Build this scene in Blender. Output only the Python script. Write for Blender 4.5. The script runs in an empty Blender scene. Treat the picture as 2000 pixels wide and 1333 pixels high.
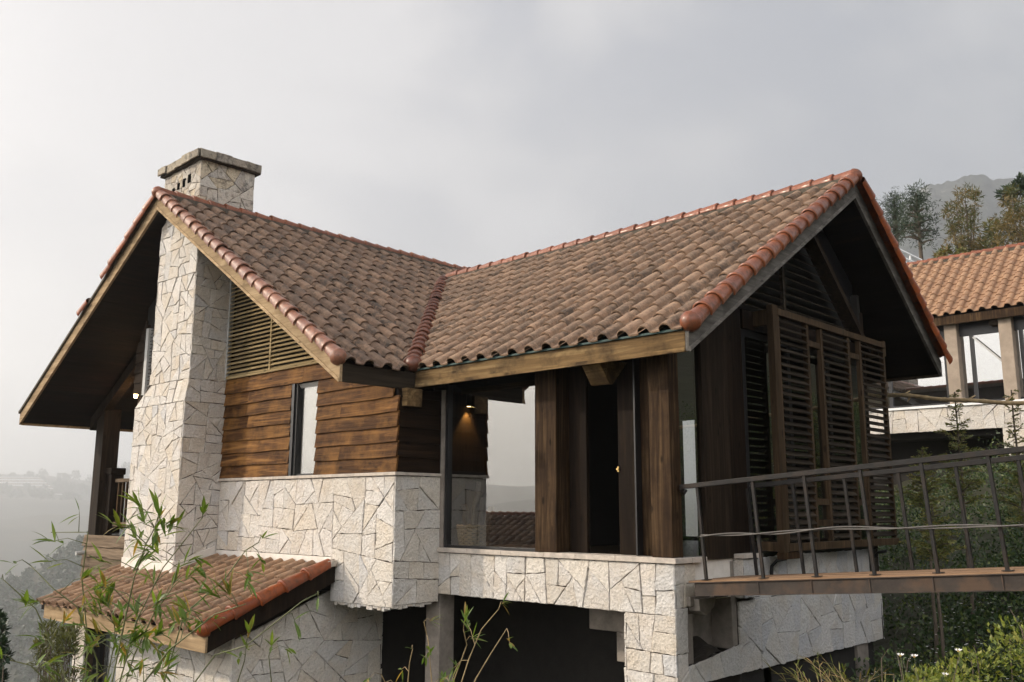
import bpy, bmesh, math, random
from mathutils import Vector, Matrix, noise
R = math.radians
SC = bpy.context.scene
COL = SC.collection

# ------------------------------------------------------------------ camera
CAM = Vector((10.7706, -9.1033, -1.7874))
YAW, PITCH, ROLL, FPX = 2.3331, 0.181, 0.0031, 1790.0
_f = Vector((math.cos(PITCH) * math.cos(YAW), math.cos(PITCH) * math.sin(YAW), math.sin(PITCH)))
_r = Vector((math.sin(YAW), -math.cos(YAW), 0))
_u = _r.cross(_f)
_r2 = _r * math.cos(ROLL) + _u * math.sin(ROLL)
_u2 = -_r * math.sin(ROLL) + _u * math.cos(ROLL)
cd = bpy.data.cameras.new('camera')
cam = bpy.data.objects.new('camera', cd)
COL.objects.link(cam)
cam.matrix_world = Matrix((( _r2.x, _u2.x, -_f.x, CAM.x), (_r2.y, _u2.y, -_f.y, CAM.y),
                           (_r2.z, _u2.z, -_f.z, CAM.z), (0, 0, 0, 1)))
cd.sensor_width = 36
cd.lens = 36 * FPX / 2000
cd.clip_start = 0.1
cd.clip_end = 6000
SC.camera = cam


def at(u, v, d):
    """point at depth d on the sight line of photo pixel (u, v)"""
    return CAM + (_f + _r2 * ((u - 1000) / FPX) - _u2 * ((v - 666.5) / FPX)) * d


# ------------------------------------------------------------------ light
SUN_EL, SUN_AZ = R(27), math.atan2(-0.66, -0.75)
SUN = Vector((math.cos(SUN_EL) * math.cos(SUN_AZ), math.cos(SUN_EL) * math.sin(SUN_AZ), math.sin(SUN_EL)))
ld = bpy.data.lights.new('sun', 'SUN')
ld.energy = 2.75
ld.angle = R(1.2)
ld.color = (1.0, 0.86, 0.68)
sun = bpy.data.objects.new('sun', ld)
sun.rotation_euler = SUN.to_track_quat('Z', 'Y').to_euler()
sun.location = (-20, -20, 30)
COL.objects.link(sun)

W = bpy.data.worlds.new('World')
SC.world = W
W.use_nodes = True
nt = W.node_tree
nt.nodes.clear()


def N(t, ty, **kw):
    n = t.nodes.new(ty)
    for k, v in kw.items():
        if k.startswith('i_'):
            k = k[2:]
            n.inputs[int(k) if k.isdigit() else k].default_value = v
        else:
            setattr(n, k, v)
    return n


def L(t, a, b):
    t.links.new(a, b)


def math_n(t, op, a, b=None, clamp=False):
    n = N(t, 'ShaderNodeMath', operation=op)
    n.use_clamp = clamp
    for i, x in enumerate((a, b)):
        if x is None:
            continue
        if isinstance(x, (int, float)):
            n.inputs[i].default_value = x
        else:
            L(t, x, n.inputs[i])
    return n.outputs[0]


def ramp(t, fac, stops, interp='LINEAR'):
    n = N(t, 'ShaderNodeValToRGB')
    cr = n.color_ramp
    cr.interpolation = interp
    while len(cr.elements) < len(stops):
        cr.elements.new(0.5)
    for e, (p, c) in zip(cr.elements, stops):
        e.position = p
        e.color = (*c, 1) if not isinstance(c, (int, float)) else (c, c, c, 1)
    L(t, fac, n.inputs[0])
    return n.outputs[0]


def mix(t, fac, a, b, mode='MIX'):
    n = N(t, 'ShaderNodeMix', data_type='RGBA', blend_type=mode)
    for i, x in ((0, fac), (6, a), (7, b)):
        if isinstance(x, (int, float)):
            n.inputs[i].default_value = x
        elif isinstance(x, tuple):
            n.inputs[i].default_value = (*x, 1)
        else:
            L(t, x, n.inputs[i])
    return n.outputs[2]


sky = N(nt, 'ShaderNodeTexSky', sky_type='NISHITA', sun_disc=False, sun_elevation=SUN_EL,
        sun_rotation=math.pi / 2 - SUN_AZ, air_density=1.0, dust_density=4.0, ozone_density=1.0, altitude=1500)
tc = N(nt, 'ShaderNodeTexCoord')
sx = N(nt, 'ShaderNodeSeparateXYZ')
L(nt, tc.outputs['Generated'], sx.inputs[0])
dot = N(nt, 'ShaderNodeVectorMath', operation='DOT_PRODUCT')
L(nt, tc.outputs['Generated'], dot.inputs[0])
dot.inputs[1].default_value = SUN
d01 = math_n(nt, 'ADD', math_n(nt, 'MULTIPLY', dot.outputs['Value'], 0.5), 0.5)
# veil of thin high cloud: brightest towards the sun, bluish grey away from it
veil = ramp(nt, d01, [(0.0, (5.6, 5.65, 5.8)), (0.22, (4.6, 4.7, 4.9)), (0.36, (3.5, 3.53, 3.6)), (0.50, (4.3, 4.24, 4.23)),
                      (0.68, (4.85, 4.72, 4.67)), (0.79, (4.45, 4.32, 4.28)), (0.84, (4.6, 4.46, 4.4)), (0.90, (11, 10.7, 10.4)), (0.945, (24, 23, 22)), (1.0, (28, 26, 24))])
mp = N(nt, 'ShaderNodeMapping')
mp.inputs['Rotation'].default_value = (0.3, 0.2, 0.5)
mp.inputs['Scale'].default_value = (1.7, 1.7, 2.6)
L(nt, tc.outputs['Generated'], mp.inputs[0])
nz = N(nt, 'ShaderNodeTexNoise', i_Scale=1.6, i_Detail=5.0, i_Roughness=0.5, i_Distortion=0.5)
L(nt, mp.outputs[0], nz.inputs['Vector'])
streak = ramp(nt, nz.outputs['Fac'], [(0.36, 0.86), (0.60, 1.06)], 'EASE')
# thin blue showing through high up away from the horizon
gap = ramp(nt, nz.outputs['Fac'], [(0.36, 1.0), (0.55, 0.0)], 'EASE')
gap = math_n(nt, 'MULTIPLY', gap, ramp(nt, sx.outputs['Z'], [(0.15, 0.0), (0.55, 0.55)]))
veil2 = mix(nt, 1.0, veil, streak, 'MULTIPLY')
# fill light added to the unseen sky behind the camera, for shaded faces
dot2 = N(nt, 'ShaderNodeVectorMath', operation='DOT_PRODUCT')
L(nt, tc.outputs['Generated'], dot2.inputs[0])
dot2.inputs[1].default_value = Vector((0.80, -0.50, 0.33)).normalized()
sky_fill = ramp(nt, dot2.outputs['Value'], [(0.15, (0, 0, 0)), (0.55, (8.2, 7.9, 7.6)), (1.0, (18.0, 17.4, 16.8))], 'EASE')
veil2 = mix(nt, 1.0, veil2, sky_fill, 'ADD')
# unseen zenith dimmed to cut the fill on the roofs
veil2 = mix(nt, 1.0, veil2, ramp(nt, sx.outputs['Z'], [(0.58, (1, 1, 1)), (0.85, (0.30, 0.33, 0.40))], 'EASE'), 'MULTIPLY')
skyc = mix(nt, math_n(nt, 'MULTIPLY', gap, 0.5), veil2, sky.outputs[0])
final = mix(nt, 0.12, skyc, sky.outputs[0])
bg = N(nt, 'ShaderNodeBackground', i_Strength=0.1)
L(nt, final, bg.inputs[0])
wo = N(nt, 'ShaderNodeOutputWorld')
L(nt, bg.outputs[0], wo.inputs[0])

SC.view_settings.view_transform = 'Standard'
SC.view_settings.look = 'None'
SC.view_settings.exposure = 0.69
SC.view_settings.gamma = 1
HAZE = 0.0005
FS, MS = 3.0, 1.5   # how far away the far slope and the mountain stand (x 900 m)
SC.cycles.use_denoising = True
SC.cycles.max_bounces = 8
SC.cycles.transparent_max_bounces = 12
SC.cycles.volume_bounces = 1
SC.cycles.sample_clamp_indirect = 8

# ------------------------------------------------------------------ mesh helpers
ORIGIN = {}


class MB:
    def __init__(s):
        s.v, s.f, s.m = [], [], []

    def add(s, vs, fs, m=0):
        b = len(s.v)
        s.v += [tuple(p) for p in vs]
        s.f += [tuple(b + i for i in q) for q in fs]
        s.m += [m] * len(fs)
        return s

    def obox(s, o, a, b, c, m=0):
        o, a, b, c = Vector(o), Vector(a), Vector(b), Vector(c)
        if a.cross(b).dot(c) < 0:
            a, b = b, a
        vs = [o, o + a, o + a + b, o + b, o + c, o + a + c, o + a + b + c, o + b + c]
        return s.add(vs, [(3, 2, 1, 0), (4, 5, 6, 7), (0, 1, 5, 4), (1, 2, 6, 5), (2, 3, 7, 6), (3, 0, 4, 7)], m)

    def box(s, x0, x1, y0, y1, z0, z1, m=0):
        return s.obox((x0, y0, z0), (x1 - x0, 0, 0), (0, y1 - y0, 0), (0, 0, z1 - z0), m)

    def beam(s, p, q, w, h, up=(0, 0, 1), m=0):
        """box from p to q, w wide and h deep, centred on the line"""
        p, q = Vector(p), Vector(q)
        d = (q - p).normalized()
        sd = d.cross(Vector(up)).normalized()
        u = sd.cross(d).normalized()
        return s.obox(p - sd * w / 2 - u * h / 2, q - p, sd * w, u * h, m)

    def prism(s, poly, ext, m=0):
        """poly: list of 3D points, extruded by ext"""
        e = Vector(ext)
        a = [Vector(p) for p in poly]
        n = len(a)
        nr = Vector((0, 0, 0))
        for i in range(n):
            nr += (a[i] - a[0]).cross(a[(i + 1) % n] - a[0])
        if nr.dot(e) > 0:
            a.reverse()
        vs = a + [p + e for p in a]
        fs = [tuple(range(n)), tuple(range(2 * n - 1, n - 1, -1))]
        fs += [(i, n + i, n + (i + 1) % n, (i + 1) % n) for i in range(n)]
        return s.add(vs, fs, m)

    def tube(s, path, rad, n=8, m=0, cap=True):
        path = [Vector(p) for p in path]
        if not isinstance(rad, (list, tuple)):
            rad = [rad] * len(path)
        vs, fs = [], []
        ref = None
        for i, p in enumerate(path):
            d = (path[min(i + 1, len(path) - 1)] - path[max(i - 1, 0)]).normalized()
            if ref is None:
                ref = d.orthogonal().normalized()
            ref = (ref - d * ref.dot(d))
            ref = ref.normalized() if ref.length > 1e-6 else d.orthogonal().normalized()
            b = d.cross(ref)
            for k in range(n):
                t = 2 * math.pi * k / n
                vs.append(p + (ref * math.cos(t) + b * math.sin(t)) * rad[i])
        for i in range(len(path) - 1):
            for k in range(n):
                fs.append((i * n + k, i * n + (k + 1) % n, (i + 1) * n + (k + 1) % n, (i + 1) * n + k))
        if cap:
            fs.append(tuple(range(n - 1, -1, -1)))
            fs.append(tuple(range((len(path) - 1) * n, len(path) * n)))
        return s.add(vs, fs, m)

    def build(s, name, mats, parent=None, smooth=False, bevel=0):
        me = bpy.data.meshes.new(name)
        org = ORIGIN.get(parent.name, Vector()) if parent else None
        if org is None:
            lo = Vector((min(p[0] for p in s.v), min(p[1] for p in s.v), min(p[2] for p in s.v)))
            hi = Vector((max(p[0] for p in s.v), max(p[1] for p in s.v), 0))
            org = Vector(((lo.x + hi.x) / 2, (lo.y + hi.y) / 2, lo.z))
        me.from_pydata([(p[0] - org.x, p[1] - org.y, p[2] - org.z) for p in s.v], [], s.f)
        if not isinstance(mats, (list, tuple)):
            mats = [mats]
        for mt in mats:
            me.materials.append(mt)
        if len(mats) > 1:
            me.polygons.foreach_set('material_index', s.m)
        if smooth:
            me.polygons.foreach_set('use_smooth', [True] * len(me.polygons))
        me.update()
        o = bpy.data.objects.new(name, me)
        COL.objects.link(o)
        if parent:
            o.parent = parent
        else:
            o.location = org
        ORIGIN[o.name] = org
        if bevel:
            md = o.modifiers.new('bevel', 'BEVEL')
            md.width = bevel
            md.segments = 2
            md.limit_method = 'ANGLE'
        return o


def thing(name, loc, label, cat, group=None):
    o = bpy.data.objects.new(name, None)
    COL.objects.link(o)
    o.location = loc
    o.empty_display_size = 0.3
    ORIGIN[o.name] = Vector(loc)
    return tag(o, label, cat, group)


def tag(o, label, cat, group=None):
    o['label'] = label
    o['category'] = cat
    if group:
        o['group'] = group
    return o


def kind(o, k):
    o['kind'] = k
    return o


# ------------------------------------------------------------------ materials
def new_mat(name):
    m = bpy.data.materials.new(name)
    m.use_nodes = True
    t = m.node_tree
    b = t.nodes['Principled BSDF']
    return m, t, b


def coords(t, island=0.0, scale=(1, 1, 1)):
    c = N(t, 'ShaderNodeTexCoord').outputs['Object']
    g = N(t, 'ShaderNodeNewGeometry')
    rnd = g.outputs['Random Per Island']
    if island:
        v = N(t, 'ShaderNodeCombineXYZ')
        for i, k in enumerate((1.0, 1.7, 2.3)):
            L(t, math_n(t, 'MULTIPLY', rnd, island * k), v.inputs[i])
        a = N(t, 'ShaderNodeVectorMath', operation='ADD')
        L(t, c, a.inputs[0])
        L(t, v.outputs[0], a.inputs[1])
        c = a.outputs[0]
    mp = N(t, 'ShaderNodeMapping')
    mp.inputs['Scale'].default_value = scale
    L(t, c, mp.inputs[0])
    return mp.outputs[0], rnd, c


def noise_n(t, vec, scale, detail=4, rough=0.55, dist=0.0):
    n = N(t, 'ShaderNodeTexNoise', i_Scale=scale, i_Detail=detail, i_Roughness=rough, i_Distortion=dist)
    L(t, vec, n.inputs['Vector'])
    return n.outputs['Fac']


def bump(t, b, h, strength=0.5, dist=0.01):
    n = N(t, 'ShaderNodeBump', i_Strength=strength, i_Distance=dist)
    L(t, h, n.inputs['Height'])
    L(t, n.outputs[0], b.inputs['Normal'])
    return n


def mat_stone(name, cols, grime=0.3, grime_col=(0.10, 0.08, 0.06), rough_scale=1.0):
    m, t, b = new_mat(name)
    v, rnd, _ = coords(t, 7.0)
    c = ramp(t, rnd, [((i + 0.5) / len(cols), k) for i, k in enumerate(cols)])
    big = noise_n(t, v, 2.2, 5, 0.6)
    c = mix(t, math_n(t, 'MULTIPLY', ramp(t, big, [(0.45, 0), (0.7, 1)]), 0.4), c,
            tuple(x * y for x, y in zip(cols[0], (0.86, 0.72, 0.53))))
    gr = noise_n(t, v, 7, 6, 0.7)
    c = mix(t, math_n(t, 'MULTIPLY', ramp(t, gr, [(0.50, 0), (0.72, 1)]), grime), c, grime_col)
    fine = noise_n(t, v, 55, 4, 0.7)
    c = mix(t, 0.7, c, ramp(t, fine, [(0.33, 0.68), (0.56, 1.06)]), 'MULTIPLY')
    L(t, c, b.inputs['Base Color'])
    b.inputs['Roughness'].default_value = 0.92
    mid = noise_n(t, v, 17 * rough_scale, 6, 0.72)
    vo = N(t, 'ShaderNodeTexVoronoi', i_Scale=24 * rough_scale)
    L(t, v, vo.inputs['Vector'])
    h = math_n(t, 'ADD', math_n(t, 'MULTIPLY', mid, 1.1), math_n(t, 'MULTIPLY', vo.outputs['Distance'], 0.5))
    h = math_n(t, 'ADD', h, math_n(t, 'MULTIPLY', fine, 0.3))
    bump(t, b, h, 0.75, 0.034)
    return m


def mat_wood(name, cols, axis, grain=1.0, rough=0.7, wear=None, bumpd=0.006):
    """axis: index of the direction the grain runs in"""
    m, t, b = new_mat(name)
    sc = [14 * grain] * 3
    sc[axis] = 0.7 * grain
    v, rnd, raw = coords(t, 9.0, sc)
    g1 = noise_n(t, v, 1.0, 6, 0.65, 1.2)
    g2 = noise_n(t, v, 4.5, 4, 0.6, 0.4)
    c = ramp(t, g1, [(0.25, cols[0]), (0.5, cols[1]), (0.72, cols[2])])
    c = mix(t, 0.5, c, ramp(t, g2, [(0.3, 0.55), (0.65, 1.15)]), 'MULTIPLY')
    c = mix(t, 1.0, c, ramp(t, rnd, [(0, 0.72), (1, 1.22)]), 'MULTIPLY')
    km = N(t, 'ShaderNodeMapping')
    ks = [5.5] * 3
    ks[axis] = 2.2
    km.inputs['Scale'].default_value = ks
    L(t, raw, km.inputs[0])
    kv = N(t, 'ShaderNodeTexVoronoi', i_Scale=1.0)
    L(t, km.outputs[0], kv.inputs['Vector'])
    c = mix(t, math_n(t, 'MULTIPLY', ramp(t, kv.outputs['Distance'], [(0.07, 1), (0.15, 0)]), 0.75), c, tuple(k * 0.35 for k in cols[0]))
    if wear:
        blotch = noise_n(t, raw, 2.4, 5, 0.6)
        c = mix(t, math_n(t, 'MULTIPLY', ramp(t, blotch, [(0.45, 0), (0.66, 1)]), wear[1]), c, wear[0])
    L(t, c, b.inputs['Base Color'])
    b.inputs['Roughness'].default_value = rough
    b.inputs['Specular IOR Level'].default_value = 0.06
    h = math_n(t, 'ADD', math_n(t, 'MULTIPLY', g1, 0.7), math_n(t, 'MULTIPLY', g2, 0.5))
    bump(t, b, h, 0.7, bumpd)
    return m


def mat_tile(name, c1, c2, soot=0.6, soot_col=(0.035, 0.028, 0.022), pale=(0.42, 0.31, 0.22), palef=0.35):
    m, t, b = new_mat(name)
    v, rnd, raw = coords(t, 5.0)
    c = mix(t, ramp(t, rnd, [(0.15, 0), (0.85, 1)]), c1, c2)
    a = noise_n(t, raw, 13, 8, 0.78)
    c = mix(t, math_n(t, 'MULTIPLY', ramp(t, noise_n(t, v, 5, 5, 0.65), [(0.42, 0), (0.68, 1)]), palef), c, pale)
    big = ramp(t, noise_n(t, raw, 1.1, 3, 0.5), [(0.35, 0.35), (0.65, 1.0)])
    s = ramp(t, math_n(t, 'ADD', math_n(t, 'MULTIPLY', a, 0.7), math_n(t, 'MULTIPLY', noise_n(t, v, 3.2, 5, 0.7), 0.45)),
             [(0.49, 0), (0.64, 1)])
    c = mix(t, math_n(t, 'MULTIPLY', math_n(t, 'MULTIPLY', s, big), soot), c, soot_col)
    fl = noise_n(t, raw, 120, 3, 0.6)
    c = mix(t, 0.5, c, ramp(t, fl, [(0.3, 0.5), (0.6, 1.1)]), 'MULTIPLY')
    L(t, c, b.inputs['Base Color'])
    b.inputs['Roughness'].default_value = 0.85
    bump(t, b, math_n(t, 'ADD', fl, a), 0.5, 0.008)
    return m


def mat_plain(name, col, rough=0.8, var=0.25, scale=8, metal=0.0, bumpd=0.004, col2=None, c2f=0.5):
    m, t, b = new_mat(name)
    v, rnd, raw = coords(t, 3.0)
    n = noise_n(t, v, scale, 6, 0.65)
    c = mix(t, 1.0, col, ramp(t, n, [(0.25, 1 - var), (0.75, 1 + var)]), 'MULTIPLY')
    if col2:
        c = mix(t, math_n(t, 'MULTIPLY', ramp(t, noise_n(t, raw, scale * 0.4, 6, 0.65), [(0.48, 0), (0.62, 1)]), c2f), c, col2)
    L(t, c, b.inputs['Base Color'])
    b.inputs['Roughness'].default_value = rough
    b.inputs['Metallic'].default_value = metal
    bump(t, b, noise_n(t, v, scale * 6, 4, 0.6), 0.5, bumpd)
    return m


def mat_leaf(name, cols, trans=0.35, rough=0.5):
    m, t, b = new_mat(name)
    g = N(t, 'ShaderNodeNewGeometry')
    c = ramp(t, g.outputs['Random Per Island'], [((i + 0.5) / len(cols), k) for i, k in enumerate(cols)])
    L(t, c, b.inputs['Base Color'])
    b.inputs['Roughness'].default_value = rough
    tr = N(t, 'ShaderNodeBsdfTranslucent')
    L(t, mix(t, 1.0, c, (1.3, 1.25, 0.6), 'MULTIPLY'), tr.inputs[0])
    ms = N(t, 'ShaderNodeMixShader', i_0=trans)
    L(t, b.outputs[0], ms.inputs[1])
    L(t, tr.outputs[0], ms.inputs[2])
    L(t, ms.outputs[0], t.nodes['Material Output'].inputs[0])
    return m


def mat_glass(name, refl=0.22, tint=(0.55, 0.6, 0.6), rough=0.0):
    m, t, b = new_mat(name)
    t.nodes.remove(b)
    tr = N(t, 'ShaderNodeBsdfTransparent')
    tr.inputs[0].default_value = (*tint, 1)
    gl = N(t, 'ShaderNodeBsdfGlossy', i_Roughness=rough)
    gl.inputs[0].default_value = (0.95, 0.96, 0.96, 1)
    fr = N(t, 'ShaderNodeFresnel', i_IOR=1.5)
    f = math_n(t, 'ADD', math_n(t, 'MULTIPLY', fr.outputs[0], 0.9), refl, clamp=True)
    ms = N(t, 'ShaderNodeMixShader')
    L(t, f, ms.inputs[0])
    L(t, tr.outputs[0], ms.inputs[1])
    L(t, gl.outputs[0], ms.inputs[2])
    L(t, ms.outputs[0], t.nodes['Material Output'].inputs[0])
    return m


def mat_emit(name, col, s):
    m, t, b = new_mat(name)
    b.inputs['Emission Color'].default_value = (*col, 1)
    b.inputs['Emission Strength'].default_value = s
    return m


M = {}
M['stone'] = mat_stone('white_stone', [(0.63, 0.59, 0.545), (0.67, 0.635, 0.59), (0.58, 0.55, 0.51), (0.62, 0.555, 0.47), (0.55, 0.535, 0.52), (0.66, 0.61, 0.54)], 0.2)
M['stone_old'] = mat_stone('soot_stained_stone', [(0.55, 0.51, 0.45), (0.47, 0.43, 0.38), (0.60, 0.55, 0.48), (0.40, 0.37, 0.34), (0.55, 0.47, 0.35)], 0.9, (0.05, 0.045, 0.04))
M['stone_shade_grey'] = mat_stone('shade_grey_stone', [(0.60, 0.59, 0.57), (0.54, 0.53, 0.52), (0.64, 0.61, 0.57), (0.50, 0.50, 0.51)], 0.2, (0.13, 0.12, 0.11))  # same stone; cool grey of the shaded side put into the colour
M['stone_cap'] = mat_stone('mossy_cap_stone', [(0.34, 0.30, 0.25), (0.24, 0.21, 0.17), (0.40, 0.35, 0.27)], 1.0, (0.028, 0.026, 0.023))
M['joint'] = mat_plain('stone_joint', (0.055, 0.037, 0.024), 0.95, 0.4, 12)
M['joint_dark'] = mat_plain('stone_joint_dark', (0.04, 0.032, 0.024), 0.95, 0.4, 12)
M['sill'] = mat_plain('sill_stone', (0.48, 0.42, 0.36), 0.85, 0.2, 14, col2=(0.28, 0.25, 0.22), c2f=0.5)
M['plaster'] = mat_plain('white_plaster', (0.68, 0.63, 0.57), 0.9, 0.1, 5, col2=(0.45, 0.40, 0.33), c2f=0.3)
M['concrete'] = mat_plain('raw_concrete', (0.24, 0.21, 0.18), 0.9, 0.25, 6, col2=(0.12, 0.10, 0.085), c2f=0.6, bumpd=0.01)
M['concrete_shaded'] = mat_plain('shaded_concrete', (0.018, 0.016, 0.014), 0.95, 0.3, 5, bumpd=0.01)  # gloom of the open basement put into the concrete colour
M['siding'] = mat_wood('lap_siding_wood', [(0.018, 0.008, 0.004), (0.085, 0.038, 0.014), (0.27, 0.135, 0.046)], 0, 0.8, 0.6, ((0.30, 0.145, 0.04), 0.45), 0.018)
M['siding_y_shaded'] = mat_wood('shaded_side_siding_wood', [(0.006, 0.0035, 0.002), (0.014, 0.008, 0.0045), (0.032, 0.017, 0.008)], 1, 0.8, 0.65, None, 0.01)  # same siding, shade of the return wall put into its colour
M['siding_shaded'] = mat_wood('shaded_lap_wood', [(0.010, 0.007, 0.005), (0.026, 0.017, 0.011), (0.05, 0.034, 0.022)], 0, 0.8, 0.8, None, 0.012)  # siding left of the chimney, its shadow put into the colour
M['siding_grey'] = mat_wood('weathered_lap_wood', [(0.075, 0.055, 0.038), (0.15, 0.11, 0.075), (0.24, 0.18, 0.125)], 0, 0.8, 0.8, None, 0.012)
M['column'] = mat_wood('brown_column_wood', [(0.013, 0.008, 0.005), (0.048, 0.028, 0.0145), (0.125, 0.077, 0.038)], 2, 0.9, 0.6, ((0.016, 0.009, 0.006), 0.65))
M['column_dark'] = mat_wood('dark_column_wood', [(0.006, 0.004, 0.003), (0.014, 0.009, 0.006), (0.03, 0.018, 0.010)], 2, 0.9, 0.6)
M['post'] = mat_wood('dark_post_wood', [(0.010, 0.007, 0.005), (0.022, 0.015, 0.010), (0.05, 0.034, 0.021)], 2, 0.9, 0.65)
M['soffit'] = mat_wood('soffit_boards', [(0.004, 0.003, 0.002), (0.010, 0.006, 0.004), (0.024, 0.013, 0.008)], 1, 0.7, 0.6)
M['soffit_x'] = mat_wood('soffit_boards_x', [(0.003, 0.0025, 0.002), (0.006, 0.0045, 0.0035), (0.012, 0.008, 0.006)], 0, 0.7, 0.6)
M['barge'] = mat_wood('weathered_bargeboard', [(0.22, 0.15, 0.085), (0.42, 0.30, 0.175), (0.58, 0.44, 0.28)], 0, 0.6, 0.8, ((0.16, 0.11, 0.065), 0.5))
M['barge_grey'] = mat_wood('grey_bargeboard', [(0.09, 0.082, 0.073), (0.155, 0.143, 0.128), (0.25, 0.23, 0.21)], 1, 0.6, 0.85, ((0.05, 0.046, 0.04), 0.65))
M['fascia'] = mat_wood('stained_fascia', [(0.06, 0.036, 0.017), (0.19, 0.12, 0.055), (0.36, 0.25, 0.125)], 0, 0.5, 0.75, ((0.035, 0.023, 0.014), 0.85))
M['fascia_dark'] = mat_wood('dark_fascia', [(0.018, 0.014, 0.010), (0.035, 0.027, 0.019), (0.06, 0.045, 0.03)], 1, 0.5, 0.8)
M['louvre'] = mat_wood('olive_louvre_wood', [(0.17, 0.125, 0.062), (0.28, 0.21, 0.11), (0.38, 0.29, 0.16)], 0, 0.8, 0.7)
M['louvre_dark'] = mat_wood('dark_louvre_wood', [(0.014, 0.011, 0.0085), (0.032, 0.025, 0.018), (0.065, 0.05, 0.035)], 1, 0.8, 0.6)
M['screen'] = mat_wood('screen_frame_wood', [(0.026, 0.018, 0.011), (0.056, 0.037, 0.022), (0.11, 0.072, 0.042)], 2, 0.9, 0.55)
M['jamb'] = mat_plain('pale_metal_jamb', (0.42, 0.42, 0.41), 0.5, 0.1, 5)
M['dark'] = mat_plain('black_frame', (0.012, 0.012, 0.013), 0.4, 0.2, 5)
M['void'] = mat_plain('hole_shade_black', (0.004, 0.004, 0.004), 1.0, 0.2, 5)  # flat black standing in for the darkness inside the vent holes
M['void'].node_tree.nodes['Principled BSDF'].inputs['Specular IOR Level'].default_value = 0
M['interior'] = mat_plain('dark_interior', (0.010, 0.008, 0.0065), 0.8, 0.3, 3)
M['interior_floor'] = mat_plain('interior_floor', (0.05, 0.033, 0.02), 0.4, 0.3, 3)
M['glass'] = mat_glass('window_glass', 0.19, (0.8, 0.82, 0.8))
M['glass_inner'] = mat_glass('inner_pane_glass', 0.05, (0.85, 0.87, 0.85))
M['glass_h2'] = mat_glass('villa_window_glass', 0.45, (0.35, 0.4, 0.42))
M['tile_l'] = mat_tile('sooty_clay_tile', (0.28, 0.17, 0.105), (0.195, 0.118, 0.076), 0.95, pale=(0.35, 0.255, 0.175), palef=0.3)
M['tile_r'] = mat_tile('weathered_clay_tile', (0.36, 0.225, 0.14), (0.265, 0.165, 0.104), 0.8, pale=(0.42, 0.31, 0.21), palef=0.3)
M['tile_low'] = mat_tile('dusty_clay_tile', (0.33, 0.19, 0.10), (0.25, 0.14, 0.076), 0.6)
M['tile_h2'] = mat_tile('clean_clay_tile', (0.37, 0.215, 0.12), (0.30, 0.168, 0.094), 0.12, palef=0.2)
M['mortar'] = mat_plain('lichen_mortar', (0.085, 0.07, 0.052), 0.95, 0.5, 14, bumpd=0.02)


def mat_glaze(name, c1, c2, rough=0.28):
    m, t, b = new_mat(name)
    v, rnd, raw = coords(t, 4.0)
    c = mix(t, rnd, c1, c2)
    n = noise_n(t, raw, 14, 6, 0.7)
    c = mix(t, math_n(t, 'MULTIPLY', ramp(t, n, [(0.46, 0), (0.70, 1)]), 0.75), c, (0.055, 0.034, 0.022))
    L(t, c, b.inputs['Base Color'])
    L(t, ramp(t, n, [(0.3, rough), (0.7, rough + 0.3)]), b.inputs['Roughness'])
    b.inputs['Coat Weight'].default_value = 0.2
    b.inputs['Specular IOR Level'].default_value = 0.4
    b.inputs['Coat Roughness'].default_value = 0.2
    return m


M['cap'] = mat_glaze('glazed_cap_tile', (0.27, 0.082, 0.030), (0.19, 0.055, 0.022), 0.27)
M['cap_valley'] = mat_glaze('valley_cap_tile', (0.16, 0.050, 0.024), (0.11, 0.034, 0.018), 0.25)
M['cap_pink'] = mat_glaze('worn_cap_tile', (0.27, 0.112, 0.060), (0.20, 0.080, 0.045), 0.30)
M['cap_orange'] = mat_glaze('orange_cap_tile', (0.27, 0.062, 0.014), (0.19, 0.042, 0.011))
M['ridge'] = mat_glaze('ridge_cap_tile', (0.27, 0.085, 0.040), (0.20, 0.063, 0.030), 0.5)
M['flash_green'] = mat_plain('green_membrane', (0.008, 0.045, 0.042), 0.6, 0.2, 6)
M['steel'] = mat_plain('painted_steel', (0.011, 0.010, 0.0098), 0.5, 0.35, 10, col2=(0.035, 0.022, 0.014), c2f=0.5)
M['steel'].node_tree.nodes['Principled BSDF'].inputs['Specular IOR Level'].default_value = 0.25
M['rust'] = mat_plain('rusty_beam', (0.032, 0.024, 0.019), 0.85, 0.5, 7, col2=(0.078, 0.045, 0.026), c2f=0.75)
M['deck'] = mat_wood('deck_board', [(0.17, 0.10, 0.06), (0.26, 0.165, 0.10), (0.34, 0.23, 0.15)], 0, 0.8, 0.75)
M['cable'] = mat_plain('grey_cable', (0.10, 0.092, 0.085), 0.6, 0.2, 10)
M['white'] = mat_plain('white_paint', (0.75, 0.75, 0.74), 0.6, 0.08, 4)
M['villa_post'] = mat_plain('villa_pillar', (0.33, 0.265, 0.205), 0.85, 0.2, 5, col2=(0.24, 0.19, 0.145), c2f=0.5)
M['soil'] = mat_plain('dark_soil', (0.022, 0.017, 0.012), 1.0, 0.5, 10, bumpd=0.04)
M['basket'] = mat_plain('woven_cane', (0.42, 0.30, 0.15), 0.7, 0.35, 30)
M['log'] = mat_plain('firewood', (0.16, 0.125, 0.09), 0.9, 0.4, 12, bumpd=0.01)
M['bamboo_pole'] = mat_plain('dry_bamboo', (0.42, 0.31, 0.17), 0.6, 0.3, 9, col2=(0.2, 0.13, 0.07), c2f=0.5)
M['bark'] = mat_plain('bark', (0.10, 0.078, 0.058), 0.95, 0.4, 9, bumpd=0.02)
M['stalk'] = mat_plain('green_stalk', (0.13, 0.14, 0.055), 0.6, 0.3, 12)
M['stalk_dry'] = mat_plain('dry_stalk', (0.30, 0.22, 0.11), 0.7, 0.3, 12)
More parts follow.
